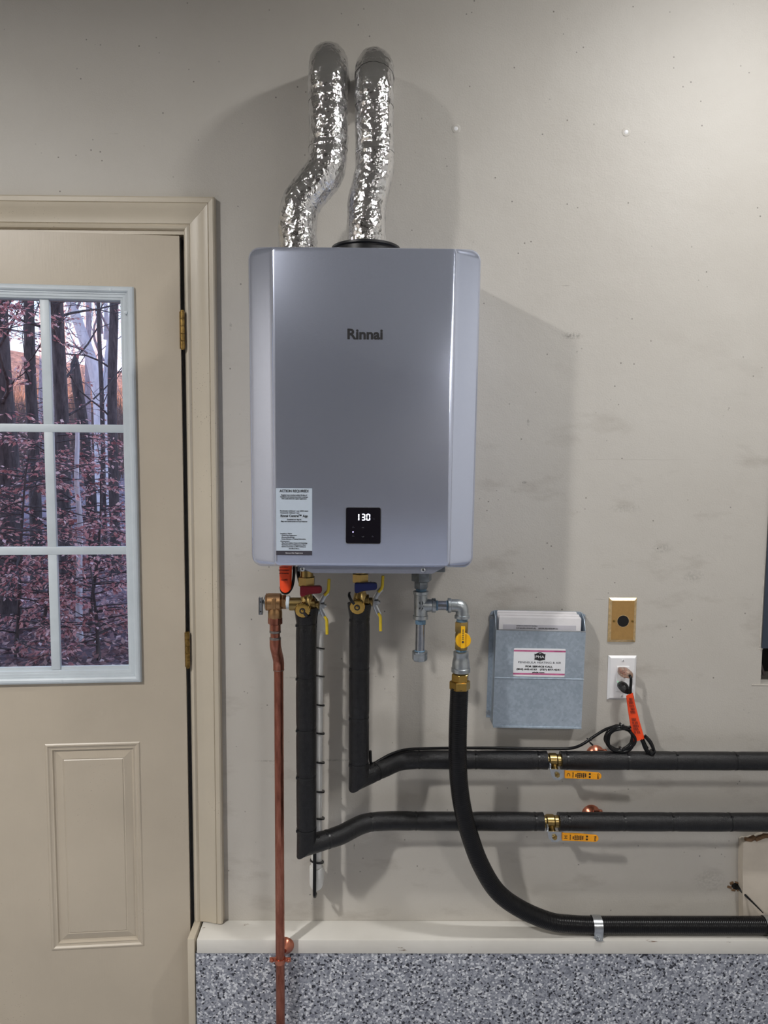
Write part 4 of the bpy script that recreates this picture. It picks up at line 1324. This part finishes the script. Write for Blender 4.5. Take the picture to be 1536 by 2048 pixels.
for xx in (-.0022, .0, .0022):
    q.box((xx, KY - .0003, .1868), (.0016, .0003, .0008))
q.build('logo_ornament', M['white_ink'], st, smooth=False)
text('PENINSULA HEATING & AIR', .0072, (-.0005, KY, .1633), st, M['grey_ink'], width=.107, bold=.00003)
text('FOR SERVICE CALL', .0058, (-.0015, KY, .1530), st, M['ink'], width=.068, bold=.00022)
text('(804) 642-6163', .0056, (-.0320, KY, .1457), st, M['ink'], width=.0510, bold=.00020)
text('(757) 877-4241', .0056, (.0270, KY, .1457), st, M['ink'], width=.0510, bold=.00020)
text('phaia.com', .0050, (-.0025, KY, .1383), st, M['ink'], width=.030, bold=.00016)
# booklets standing in the pocket
mats = [M['paper'], M['paper'], M['paper']]
labs = ['front white booklet with grey print standing in the metal holder', 'middle white booklet showing above the front one in the metal holder', 'rear white booklet against the back of the metal holder']
for k_, (y, x0, x1, zt) in enumerate(((-.036, -.103, .1015, .2740), (-.0285, -.1050, .0990, .2790), (-.0195, -.1060, .0950, .2835))):
    bk = thing('booklet', labs[k_], 'booklet', (.4035, 0, .855), (0, .0145, 0), group='booklets in the metal holder', local=True)
    q = MB()
    for s in range(4):
        q.rect(x0 + s * .0006, x1 - s * .0004, y + s * .0013, y + s * .0013 + .0011, .0015, zt + s * .0009)
    q.build('pages', M['paper'], bk, smooth=False)
    if k_ == 0:
        q = MB().prism([(x0 + .010, .2440), (x1 - .012, .2440), (x1 - .012, .2560), (x0 + .010, .2560)], y - .0004, y)
        g_ = q.build('print_block', M['paper_grey'], bk, smooth=False)
        text('INTERNAL/INDOOR MODELS', .0044, (-.0335, y - .0006, .2530), g_, M['grey_ink'], width=.052)
        text('RXP160i (REU-NP2024FF-US)', .0044, (-.0355, y - .0006, .2472), g_, M['ink'], width=.048)
        text('RXP199i (REU-NP2024FF-US)', .0044, (.0200, y - .0006, .2472), g_, M['ink'], width=.048)

# ================================================================== WALL PLATES, PLUGS, CORDS
bp = thing('cable_plate', 'tan brass-coloured wall plate with a round black hole', 'wall plate', (.623, 0, 1.117))
def plate(mb, x0, x1, z0, z1, th_, bev, hole=None):
    rr_ = [(x0, -.0003, z0), (x1, -.0003, z0), (x1, -.0003, z1), (x0, -.0003, z1)]
    r1 = [(x0, -.0015, z0), (x1, -.0015, z0), (x1, -.0015, z1), (x0, -.0015, z1)]
    r2 = [(x0 + bev, -th_, z0 + bev), (x1 - bev, -th_, z0 + bev), (x1 - bev, -th_, z1 - bev), (x0 + bev, -th_, z1 - bev)]
    return mb.loft([rr_, r1, r2])
q = plate(MB(), .5875, .6580, 1.0600, 1.1740, .0062, .0062)
q.build('bevelled_rim', M['plate_edge'], bp, smooth=False)
q = MB()
q.prism([(.5945, 1.0670), (.6510, 1.0670), (.6510, 1.1670), (.5945, 1.1670)], -.0068, -.0058)
q.build('plate_face', M['plate_brass'], bp, smooth=False)
MB().lathe((.6235, -.0066, 1.1150), (0, -1, 0), [(0, .0158), (.0006, .0158), (.0008, .0150)], 32).build('hole_rim', M['plate_edge'], bp)
MB().lathe((.6235, -.0072, 1.1150), (0, -1, 0), [(0, .0146), (.0004, .0146)], 32).build('cable_hole', M['dark'], bp)
for x in (.6005, .6475):
    MB().lathe((x, -.0066, 1.1150), (0, -1, 0), [(0, .0034), (.001, .0032), (.0016, .002)], 14).build('screw', M['hinge_brass'], bp)

ol = thing('wall_outlet', 'white wall outlet with plate below the tan plate', 'outlet', (.627, 0, .967))
q = plate(MB(), .5910, .6630, .9095, 1.0245, .0062, .0055)
q.build('cover_plate', M['outlet'], ol, smooth=False)
dv = MB().rect(.6115, .6440, -.0085, -.0050, .9320, .9985, .0012).build('receptacle_face', M['outlet'], ol)
for z in (.9625, .9695):
    MB().rect(.6215, .6320, -.0095, -.0080, z, z + .0050, .0004).build('test_button', M['outlet'], dv)
for z in (1.0130, .9205):
    s_ = MB().lathe((.6272, -.0060, z), (0, -1, 0), [(0, .0036), (.001, .0034), (.0018, .002)], 16).build('screw', M['outlet'], ol)
    MB().box((.6272, -.0078, z), (.0012, .0005, .0050), (.35, 'Y')).build('screw_slot', M['grey_ink'], s_, smooth=False)
MB().lathe((.6150, -.0085, .9585), (0, -1, 0), [(0, .0009), (.0004, .0009)], 10).build('indicator_dot', M['led_green'], dv)
for z in (.985, .943):
    q = MB()
    q.rect(.6230, .6245, -.0090, -.0084, z - .003, z + .004); q.rect(.6300, .6312, -.0090, -.0084, z - .003, z + .004)
    q.build('socket_slot', M['ink'], dv, smooth=False)

# upper: clear plug with the heater's long black cord, a coil and a bundle
pc = thing('power_cord', 'black heater power cord with clear amber plug and orange warning tag', 'power cord', (.626, -.01, .985))
q = MB()
rings = []
for y, x, z, wx, wz in ((-.0088, .6245, .9880, .0110, .0090), (-.016, .6250, .9880, .0125, .0100), (-.026, .6270, .9865, .0125, .0100), (-.034, .6310, .9850, .0110, .0090), (-.040, .6350, .9840, .0070, .0070)):
    rings.append([(x + wx * (abs(math.cos(a)) ** .45) * (1 if math.cos(a) > 0 else -1), y, z + wz * (abs(math.sin(a)) ** .45) * (1 if math.sin(a) > 0 else -1)) for a in [2 * PI * (s + .5) / 28 for s in range(28)]])
q.loft(rings)
q.build('plug', M['clear'], pc, label='clear amber moulded plug')
q = MB()
for dx in (-.0055, .0055):
    q.box((.6252 + dx, -.016, .9882), (.0030, .0150, .0070), None, .0008)
q.box((.627, -.022, .984), (.0060, .012, .0040), None, .001)
q.build('plug_core', M['copper_bright'], pc)
cord1 = [(.6340, -.036, .9845), (.6355, -.044, .9800), (.6355, -.046, .968), (.6345, -.0475, .945), (.6370, -.0505, .915), (.6440, -.054, .875), (.6560, -.058, .840), (.6680, -.062, .815), (.6800, -.064, .798), (.6880, -.064, .7905), (.6915, -.065, .7960), (.6900, -.066, .806), (.6800, -.066, .824), (.6700, -.064, .836)]
q = MB()
q.tube(catmull(cord1, 8), .0035, 12)
q.tube(catmull([(.6640, -.061, .826), (.6680, -.0610, .812), (.6740, -.061, .800), (.6820, -.061, .791), (.6890, -.0620, .7890), (.6935, -.0630, .7950), (.6920, -.063, .806), (.6840, -.062, .824), (.6700, -.060, .838)], 8), .0035, 12)
q.tube(catmull([(.6450, -.0560, .880), (.6390, -.056, .862), (.6300, -.056, .857), (.6120, -.0545, .8590), (.5950, -.053, .857), (.5750, -.0515, .850), (.5500, -.050, .833), (.5280, -.0485, .8160), (.5080, -.0475, .8040), (.4880, -.0470, .7985), (.46, -.0470, .7975), (.40, -.047, .7975), (.30, -.047, .7985), (.20, -.047, .7980), (.12, -.050, .7975), (.075, -.057, .7975), (.040, -.0780, .7960), (.012, -.0990, .7900), (-.004, -.112, .7860), (-.012, -.118, .79), (-.014, -.118, .82)], 8), .0036, 12)
q.build('cord', M['black_cable'], pc)
q = MB()
coil = []
for k_ in range(49):
    a = 2 * PI * k_ / 16 + .6
    rr_ = .0300 + .0012 * math.sin(k_ * 1.7)
    coil.append((.6085 + rr_ * 1.12 * math.cos(a), -.050 - .0028 * (k_ / 16) - .004 * math.sin(a * .5), .8285 + rr_ * math.sin(a)))
q.tube(catmull(coil, 3), .0036, 10)
q.tube(catmull([(x + .0035, y - .006, z - .0035) for x, y, z in coil[:34]], 3), .0036, 10)
q.build('cord_coil', M['black_cable'], pc)
q = MB()
for (x, y, z, dx, dz, r) in ((.6880, -.0640, .7990, -.5, .8, .0095), (.6100, -.0560, .8610, 1, .05, .0080), (.5330, -.0490, .8205, .8, .6, .0068), (.6120, -.055, .7985, 1, 0, .0085)):
    d = Vector((dx, 0, dz)).normalized()
    q.lathe(Vector((x, y, z)) - d * .0015, d, [(0, r - .0015), (0, r), (.003, r), (.003, r - .0015)], 20)
    q.box((x + .004, y - r, z + .004), (.005, .004, .005), None, .0008)
q.build('zip_tie', M['tie'], pc)
MB().box((.5405, -.0500, .8115), (.0110, .0030, .0045), (.75, 'Y'), .001).build('tie_tail', M['tie'], pc)
# folded orange warning tag round the cord
q = MB()
rings = []
for k_ in range(15):
    t_ = k_ / 14
    cx_ = .6310 + (.6560 - .6310) * t_ ** 1.15
    cz_ = .9400 - .1140 * t_
    hw = .0085 + .0060 * t_
    y = -.052 - .008 * t_
    rings.append([(cx_ + hw * math.cos(a) + .0015 * math.sin(a), y + (.0045 - .001 * t_) * math.sin(a), cz_ + .0042 * math.cos(a) * (1 if k_ in (0, 14) else .6)) for a in [2 * PI * s / 18 for s in range(18)]])
q.loft(rings)
tg = q.build('warning_tag', M['orange'], pc, label='orange warning tag folded round the cord')
q = MB()
for half in (0, 1):
    for ln in range(6):
        for sgm in range(5):
            t_ = .06 + half * .42 + sgm * .070 + (.02 if half else 0)
            t2 = t_ + .060
            def pt(t, u):
                cx_ = .6310 + .0250 * t ** 1.15
                return Vector((cx_ + (.0085 + .0060 * t) * u, -.0575 - .0080 * t - .0006, .9400 - .1140 * t))
            u = -.62 + ln * .20
            if (ln * 7 + sgm * 3 + half) % 9 == 0:
                continue
            a, b = pt(t_, u), pt(t2, u)
            d = b - a
            q.box((a + b) / 2, (.0007 + .0004 * t_, .0004, d.length), Matrix.Rotation(math.atan2(d.x, d.z), 4, 'Y'))
q.build('printed_line', M['ink'], tg, smooth=False)

# lower: black plug whose cord runs down behind the tag
lp = thing('appliance_plug', 'black angled plug in the lower socket of the white outlet', 'plug', (.626, -.01, .945))
q = MB()
rings = []
for y, x, z, wx, wz in ((-.0088, .6250, .9500, .0105, .0090), (-.020, .6255, .9490, .0118, .0105), (-.030, .6275, .9460, .0105, .0095), (-.036, .6320, .9420, .0070, .0065)):
    rings.append([(x + 1.12 * wx * math.cos(a), y, z + 1.12 * wz * math.sin(a)) for a in [2 * PI * s / 10 + .3 for s in range(10)]])
q.loft(rings)
q.build('plug_body', M['black'], lp, angle=25)
q = MB()
q.tube(catmull([(.6290, -.031, .9440), (.6370, -.036, .9390), (.6420, -.0400, .9310), (.6440, -.044, .9150), (.6500, -.049, .885), (.6580, -.052, .855), (.6660, -.055, .830), (.6735, -.0565, .812), (.6790, -.0565, .8035)], 8), .0040, 12)
q.build('cord', M['black_cable'], lp)

# two leftover wall plugs in the upper wall
for x, z, lab in ((.1815, 2.3105, 'white filled anchor hole right of the ducts, with a cracked paint ring'), (.5905, 2.3070, 'small white filled anchor hole high on the wall, farther right from the ducts')):
    t_ = thing('wall_anchor', lab, 'wall anchor', (x, 0, z))
    MB().lathe((x, .0005, z), (0, -1, 0), [(0, .0050), (.0010, .0048), (.0016, .0030)], 20).build('anchor_cap', M['outlet'], t_)
    MB().lathe((x, .0005, z), (0, -1, 0), [(0, .0115), (.0008, .0105), (.0010, .0080)], 28).build('paint_ring', M['wall'], t_)

# torn hole with a stub of cable by the boxed-out board
ch = thing('cable_stub', 'dark cable stub poking from a torn hole beside the boxed-out board', 'cable', (.950, 0, .408))
q = MB()
hole_pts = []
for k_ in range(20):
    a = 2 * PI * k_ / 20
    r = .013 * (1 + .35 * noise.noise(Vector((math.cos(a) * 2, math.sin(a) * 2, 4))))
    hole_pts.append((.951 + r * 1.1 * math.cos(a), .407 + r * .8 * math.sin(a)))
q.prism(hole_pts, -.0012, -.0004)
q.build('torn_hole', M['dark'], ch, smooth=False)
q = MB()
for k_, (an, r_t, sx_t, sz_t) in enumerate(((.1, .014, .012, .006), (1.5, .012, .014, .004), (2.5, .018, .010, .008), (3.3, .020, .012, .006), (4.1, .016, .009, .006), (5.2, .013, .012, .004))):
    q.box((.951 + r_t * math.cos(an), -.0016, .407 + r_t * .8 * math.sin(an)), (sx_t, .0022, sz_t), Matrix.Rotation(.5 * math.sin(k_ * 2.3), 4, 'Y') @ Matrix.Rotation(.25 * math.cos(k_ * 3), 4, 'X'), .0008)
q.build('torn_paper', M['brown_paper'], ch)
q = MB()
q.tube(catmull([(.9490, -.001, .4090), (.9545, -.016, .4040), (.9690, -.034, .3915), (.9850, -.046, .3770), (.9960, -.052, .3660)], 6), [.0040 - .0028 * k_ / 24 for k_ in range(25)], 10)
q.tube(catmull([(.9530, -.001, .4080), (.9580, -.014, .4020), (.9640, -.022, .3960)], 6), .0035, 10)
q.build('wire', M['black_cable'], ch)

# breaker panel let into the wall at the right edge
bpn = thing('electrical_panel', 'navy-grey steel electrical panel recessed in the wall at the right edge', 'electrical panel', (1.17, .02, .951))
q = MB()
q.rect(.987, 1.358, .105, .130, .953, 1.798)
q.rect(.987, .990, .012, .105, .953, 1.798)
q.rect(1.355, 1.358, .012, .105, .953, 1.798)
q.build('panel_box', M['dark'], bpn, smooth=False)
MB().rect(.9815, 1.362, -.006, -.0008, 1.046, 1.81, .001).build('panel_door', M['navy'], bpn)
q = MB()
q.tube(catmull([(1.00, .06, 1.04), (1.005, .05, 1.00), (1.02, .05, .96)], 6), .004, 8)
q.build('panel_wire', M['bark_dark'], bpn)
q = MB()
for (x0, x1, z) in ((.962, 1.02, .9495), (.975, .986, 1.0435)):
    q.rect(x0, x1, -.0012, .0005, z - .0012, z + .0012)
q.rect(.9770, .9795, -.0012, .0005, 1.05, 1.26)
q.build('torn_paper_edge', M['gypsum'], bpn, smooth=False)

# ================================================================== OUTSIDE THE WINDOW
def ground_z(x, y):
    z = -.42 + .10 * noise.noise(Vector((x * .25, y * .25, 2)))
    if y > 9:
        z += (y - 9) * .030
    if y > 34:
        z += (y - 34) * .055 + .0021 * (y - 34) ** 2 * (1.0 + .25 * max(-1, min(1.2, (-x / y - .43) * 10)))
    return z + (.5 * noise.noise(Vector((x * .12, y * .12, 5))) if y > 20 else 0)
q = MB()
ys = [0.3 + k_ * .5 for k_ in range(40)] + [20.5 + k_ * 2.0 for k_ in range(36)]
xsn = 60
rows = []
for y in ys:
    x0, x1 = -6 - y * .95, 4 + y * .35
    rows.append([q.bm.verts.new((x0 + (x1 - x0) * i / xsn, y, ground_z(x0 + (x1 - x0) * i / xsn, y))) for i in range(xsn + 1)])
hill_rows = []
for a, b, y in zip(rows, rows[1:], ys):
    for i in range(xsn):
        f = q.bm.faces.new((a[i], a[i + 1], b[i + 1], b[i]))
        f.material_index = 1 if y > 30 else 0
go = q.build('ground', M['soil'], kind='structure', angle=180)
go.data.materials.append(M['hill'])

def leaves_mesh(name, P, D, mat, parent, size=(.045, .075), kind='stuff', droop=.5, label=None, cat=None):
    """small folded leaves: base, two sides, tip"""
    n = len(P)
    P = np.array(P, float); D = np.array(D, float)
    D /= np.linalg.norm(D, axis=1, keepdims=True) + 1e-9
    D[:, 2] -= rng.uniform(0, droop, n)
    D /= np.linalg.norm(D, axis=1, keepdims=True)
    R = rng.normal(size=(n, 3)) * .6 + np.array([0, 0, 1.0])
    Sd = np.cross(D, R); Sd /= np.linalg.norm(Sd, axis=1, keepdims=True) + 1e-9
    N = np.cross(Sd, D)
    L = rng.uniform(size[0], size[1], n)[:, None]
    base = P; tip = P + D * L
    l = P + D * L * .45 + Sd * L * .27 + N * L * .08
    r = P + D * L * .45 - Sd * L * .27 + N * L * .08
    V = np.stack([base, l, tip, r], 1).reshape(-1, 3)
    me = bpy.data.meshes.new(name)
    me.vertices.add(4 * n)
    me.vertices.foreach_set('co', V.astype(np.float32).ravel())
    idx = (np.arange(n)[:, None] * 4 + np.array([0, 1, 2, 0, 2, 3])).ravel()
    me.loops.add(6 * n)
    me.loops.foreach_set('vertex_index', idx.astype(np.int32))
    me.polygons.add(2 * n)
    me.polygons.foreach_set('loop_start', (np.arange(2 * n) * 3).astype(np.int32))
    me.update(calc_edges=True)
    me.materials.append(mat)
    o = bpy.data.objects.new(name, me)
    COL.objects.link(o)
    if parent is not None:
        o.parent = parent
        ORIGIN[o.name] = ORIGIN[parent.name]
        org = ORIGIN[parent.name]
        me.transform(Matrix.Translation(-org))
    return props(o, label, cat, None, kind)

def wander(p, d, L, n, curl, up=0.0):
    p, d = Vector(p), Vector(d).normalized()
    out = [p.copy()]
    for _ in range(n):
        d = (d + Vector((random.gauss(0, curl), random.gauss(0, curl), random.gauss(0, curl) + up))).normalized()
        p = p + d * (L / n)
        out.append(p.copy())
    return out
def limb(mb, P, r0, r1, seg=6):
    n = len(P)
    mb.tube(P, lambda i: r0 + (r1 - r0) * i / (n - 1), seg)
def twigs(mb, P, r, depth, tips, spread=.8, count=3, lf=.55, up=.05):
    for k_ in range(count):
        i = random.randint(max(1, len(P) // 3), len(P) - 1)
        t = (P[i] - P[i - 1]).normalized()
        d = t + Vector((random.gauss(0, spread), random.gauss(0, spread), random.gauss(0, spread * .7) + .2))
        L = (P[-1] - P[0]).length * lf * random.uniform(.6, 1.2)
        Q = wander(P[i], d, L, 5, .18, up)
        limb(mb, Q, r * .55, r * .2, 5 if depth > 1 else 4)
        tips.append(Q)
        if depth > 1:
            twigs(mb, Q, r * .5, depth - 1, tips, spread, count, lf, up)

def ray(px, D):
    """ground position seen through the window at a given bearing and distance from the camera"""
    t = (px - 768) / 1480.0 + .0087
    y = D / math.sqrt(1 + t * t)
    return t * y, y + CAM.y
def tree(label, px, D, r, h, mat, lean=0.0, branches=8, seed=1, name='tree', fork=None, low=1.2, blen=1.6, leaves=0, cat='tree'):
    random.seed(seed)
    x, y = ray(px, D)
    z = ground_z(x, y)
    th_ = thing(name, label, cat, (x, y, z - .05))
    P = [Vector((x, y, z - .1))]
    for k_ in range(1, 15):
        t = k_ / 14
        P.append(Vector((x + lean * h * t + .02 * h * .3 * noise.noise(Vector((t * 3, seed, 0))), y + .15 * noise.noise(Vector((t * 3, seed, 9))), z + h * t)))
    m = MB()
    m.tube(P, lambda i: r * (1.25 if i == 0 else 1.0) * (1 - .45 * i / 14), 14, True, lambda i, s: 1 + .08 * noise.noise(Vector((i * .7, s * .8, seed))))
    m.build('trunk', mat, th_, angle=60)
    m = MB()
    tips = []
    for k_ in range(branches):
        zz = low + (h * .75 - low) * (k_ + random.random()) / max(1, branches)
        i = min(13, max(1, int(zz / h * 14)))
        p = P[i].lerp(P[i + 1], random.random())
        a = random.uniform(0, 2 * PI)
        Q = wander(p, (math.cos(a), math.sin(a), random.uniform(.25, .9)), blen * random.uniform(.7, 1.5), 7, .16, .03)
        limb(m, Q, r * .19, r * .04)
        tips.append(Q)
        twigs(m, Q, r * .14, 2, tips, .7, 4)
    if branches:
        m.build('branches', mat, th_, angle=60)
    if leaves:
        PP, DD = [], []
        for _ in range(leaves):
            Q = random.choice(tips)
            i = random.randint(1, len(Q) - 1)
            u = random.random()
            p = Q[i - 1].lerp(Q[i], u) + Vector((random.gauss(0, .05), random.gauss(0, .05), random.gauss(0, .04)))
            PP.append(p); DD.append((Q[i] - Q[i - 1]).normalized() + Vector((random.gauss(0, .6), random.gauss(0, .6), random.gauss(0, .3))))
        leaves_mesh('foliage', PP, DD, M['leaf'], th_)
    return th_
# near and middle trunks, left to right through the panes
tree('thick dark trunk leaning at the left edge of the door window', 2, 9.0, .14, 7.5, M['bark_dark'], .020, 5, 3, low=1.6, leaves=1100, blen=1.3)
tree('slim dark trunk half hidden behind the upright window bar', 70, 10.5, .080, 8, M['bark_dark'], .0, 6, 5, low=2.2)
tree('dark straight trunk in the middle of the right column of panes', 131, 10.0, .092, 8, M['bark_dark'], -.006, 9, 8, low=1.8, leaves=700)
tree('pale smooth slender trunk in the middle right pane', 152, 7.6, .034, 2.07, M['bark_pale'], .016, 0, 12)
tree('dark mossy trunk near the right edge of the door window', 228, 12.0, .08, 9, M['bark_dark'], .006, 6, 14, low=2.0, leaves=400)
tree('thin grey trunk between the bar and the dark straight trunk', 112, 19.0, .075, 10, M['bark_grey'], .0, 7, 16, low=2.5)
tree('slim grey trunk right of the pale slender trunk', 180, 21.0, .085, 11, M['bark_grey'], .01, 8, 17, low=3)
tree('dark crooked trunk between the pale forked tree limbs', 208, 14.0, .045, 8, M['bark_dark'], .004, 7, 18, low=2.3)
# broken snag
sx_, sy_ = ray(170, 13.0)
sn = thing('snag', 'short broken dark snag standing between two trunks', 'tree', (sx_, sy_, ground_z(sx_, sy_)))
q = MB()
gz = ground_z(sx_, sy_)
q.tube([(sx_ + .12, sy_, gz - .1), (sx_ + .10, sy_, gz + 1.2), (sx_ + .02, sy_, gz + 2.2), (sx_ - .07, sy_, gz + 2.9), (sx_ - .10, sy_, gz + 3.25), (sx_ - .08, sy_, gz + 3.42)], [.10, .085, .08, .085, .07, .02], 12)
q.build('trunk', M['bark_dark'], sn, angle=60)
# pale forked sycamore
random.seed(44)
fx, fy = ray(206, 17.0)
fz = ground_z(fx, fy)
sy = thing('forked_tree', 'pale white-barked forked tree in the upper right pane', 'tree', (fx, fy, fz))
def atp(px, py, D):
    x, y = ray(px, D)
    return Vector((x, y, 1.55 + (894 - py) / 1480.0 * D))
q = MB()
q.tube(catmull([(fx, fy, fz - .1), atp(206, 930, 17), atp(205, 820, 17), atp(196, 760, 17), atp(180, 710, 17), atp(160, 655, 17), atp(140, 605, 17), atp(118, 540, 17), atp(100, 470, 17)], 5), lambda i: .165 - .0026 * i, 12)
q.build('trunk', M['bark_pale'], sy, angle=60)
q = MB()
q.tube(catmull([atp(218, 960, 17.2), atp(219, 840, 17.2), atp(223, 760, 17.2), atp(232, 690, 17.2), atp(240, 620, 17.2), atp(250, 530, 17.2), atp(262, 430, 17.2)], 5), lambda i: .125 - .002 * i, 12)
q.build('limb', M['bark_pale'], sy, angle=60)
q = MB()
q.tube(catmull([atp(220, 700, 17.2), atp(222, 650, 17), atp(216, 610, 17), atp(206, 560, 17), atp(200, 480, 17)], 5), lambda i: .055 - .0015 * i, 10)
q.build('limb', M['bark_pale'], sy, angle=60)
q = MB()
tips = []
for (a, b, c) in (((214, 740), (196, 690), (214, 640)), ((212, 690), (208, 650), (190, 615)), ((190, 735), (172, 720), (140, 715)), ((160, 655), (176, 620), (168, 560)), ((232, 690), (214, 660), (206, 640)), ((236, 640), (222, 600), (228, 540)), ((150, 630), (130, 640), (100, 625))):
    Q = catmull([atp(*a, 17), atp(*b, 16.8), atp(*c, 16.6)], 4)
    limb(q, Q, .035, .012)
    tips.append(Q)
    twigs(q, Q, .018, 3, tips, .7, 3, .6)
q.build('branches', M['bark_grey'], sy, angle=60)

# far trunks on the sunlit slope
random.seed(5)
for k_ in range(16):
    px = -60 + k_ * 24 + random.uniform(-8, 8)
    D = random.uniform(34, 62)
    tree('distant bare tree on the sunlit slope beyond the near woods', px, D, random.uniform(.07, .16), random.uniform(7, 13), M['bark_grey'], random.uniform(-.04, .04), 5, 100 + k_, low=2.5, blen=3.0)
    o_ = [o for o in COL.objects if o.get('label', '').startswith('distant bare')][-1]
    o_['group'] = 'distant trees on the slope'
# brush on the far slope
random.seed(9)
q = MB()
for k_ in range(4200):
    px = random.uniform(-90, 560)
    D = random.uniform(30, 75)
    x, y = ray(px, D)
    z = ground_z(x, y)
    h_ = random.uniform(.8, 4.2)
    a = Vector((x, y, z - .05))
    b = a + Vector((random.gauss(0, .5), random.gauss(0, .3), h_))
    c = a.lerp(b, .55) + Vector((random.gauss(0, .5), random.gauss(0, .3), h_ * .35))
    wv = .015 + .0004 * D
    q.sheet([a + Vector((-wv, 0, 0)), a + Vector((wv, 0, 0)), b])
    q.sheet([a.lerp(b, .5) + Vector((-wv * .6, 0, 0)), a.lerp(b, .5) + Vector((wv * .6, 0, 0)), c])
q.build('brush', M['hill'], kind='stuff', label='tangled bare brush covering the far slope', cat='brush', smooth=False)

# coppery beech saplings close to the window, in flat sprays
def sapling(label, px, D, h, sprays, seed, reach=1.0, zr=(0.1, 1.0), per=46, toward=None):
    random.seed(seed)
    x, y = ray(px, D)
    z = ground_z(x, y)
    th_ = thing('beech_sapling', label, 'sapling', (x, y, z), group=None)
    T_ = wander((x, y, z - .05), (random.gauss(0, .08), random.gauss(0, .05), 1), h, 10, .05, .1)
    m = MB()
    limb(m, T_, .022, .006, 8)
    m.build('stem', M['bark_dark'], th_, angle=60)
    m = MB()
    PP, DD = [], []
    for k_ in range(sprays):
        f = zr[0] + (zr[1] - zr[0]) * (k_ + random.random()) / sprays
        i = min(9, int(f * 10))
        p = T_[i].lerp(T_[i + 1], f * 10 - i)
        a = random.uniform(0, 2 * PI) if toward is None else toward + random.gauss(0, .7)
        L = reach * random.uniform(.6, 1.2)
        Q = wander(p, (math.cos(a), math.sin(a) * .7, random.uniform(-.05, .3)), L, 7, .10, -.03)
        limb(m, Q, .008, .002, 4)
        for s in range(8):
            ii = random.randint(1, 6)
            b = Q[ii].lerp(Q[ii + 1], random.random())
            d0 = (Q[ii + 1] - Q[ii]).normalized()
            sd = d0.cross(Vector((0, 0, 1))) * random.choice((-1, 1))
            tw = wander(b, d0 * .7 + sd * .9, L * .34 * random.uniform(.5, 1.1), 4, .10, -.04)
            limb(m, tw, .0035, .0012, 3)
            for _ in range(per // 8):
                jj = random.randint(0, 3)
                pp = tw[jj].lerp(tw[jj + 1], random.random())
                PP.append(pp + Vector((random.gauss(0, .012), random.gauss(0, .012), random.gauss(0, .008))))
                d1 = (tw[jj + 1] - tw[jj]).normalized()
                s1 = d1.cross(Vector((0, 0, 1))) * random.choice((-1, 1))
                DD.append(d1 * .8 + s1 * random.uniform(.3, 1.0) + Vector((random.gauss(0, .2), random.gauss(0, .2), random.gauss(-.1, .2))))
    m.build('branches', M['bark_dark'], th_, angle=60)
    leaves_mesh('foliage', PP, DD, M['leaf'], th_, (.034, .062))
    return th_
sapling('dense coppery beech sapling filling the lower left panes', 22, 7.4, 1.9, 40, 21, 1.05, (.05, 1.0), 60)
sapling('coppery beech sapling spreading behind the upright bar', 75, 8.4, 2.2, 36, 22, 1.0, (.05, .95), 60)
sapling('coppery beech sapling with flat sprays across the middle right pane', 168, 7.9, 1.7, 20, 23, .85, (.30, .80), 64)
sapling('coppery beech sapling reaching in from the right side of the panes', 262, 8.8, 1.8, 24, 24, 1.0, (.20, .80), 60)
sapling('tall coppery beech sapling left of the window with high sprays', -40, 7.0, 3.6, 34, 25, 1.1, (.15, 1.0), 56)
sapling('loose coppery beech sapling farther back behind the dark trunks', 118, 12.5, 2.6, 26, 26, 1.3, (.2, .95), 56)
sapling('small coppery beech sapling low in the lower right pane', 190, 7.0, .9, 18, 27, .6, (.2, .9), 60)
sapling('loose coppery beech sapling far back at the left panes', 40, 13.0, 3.0, 30, 28, 1.5, (.15, 1.0), 52)
sapling('thin coppery beech sapling by the mossy trunk', 215, 12.8, 2.3, 22, 29, 1.2, (.2, .9), 52)
# leaf litter
PP, DD = [], []
random.seed(31)
for _ in range(20000):
    px = random.uniform(-120, 460)
    D = 5.0 + 12 * random.random() ** .8
    x, y = ray(px, D)
    PP.append((x, y, ground_z(x, y) + random.uniform(.0, .035)))
    DD.append((random.gauss(0, 1), random.gauss(0, 1), random.uniform(-.1, .55)))
leaves_mesh('leaf_litter', PP, DD, M['litter'], None, (.05, .085), 'stuff', .1, 'fallen brown leaves covering the ground under the saplings', 'leaves')
# scrap of white paper on the leaves
lx, ly = ray(187, 7.4)
sc_ = MB()
sc_.sheet([(lx - .03, ly, ground_z(lx, ly) + .050), (lx + .02, ly - .01, ground_z(lx, ly) + .062), (lx + .03, ly + .02, ground_z(lx, ly) + .085), (lx - .01, ly + .02, ground_z(lx, ly) + .078)])
r_ = bmesh.ops.extrude_face_region(sc_.bm, geom=list(sc_.bm.faces))
bmesh.ops.translate(sc_.bm, verts=[v for v in r_['geom'] if isinstance(v, bmesh.types.BMVert)], vec=(0, .004, .004))
sc_.build('paper_scrap', M['paper'], label='small scrap of white litter lying on the leaves outside', cat='litter', smooth=False)
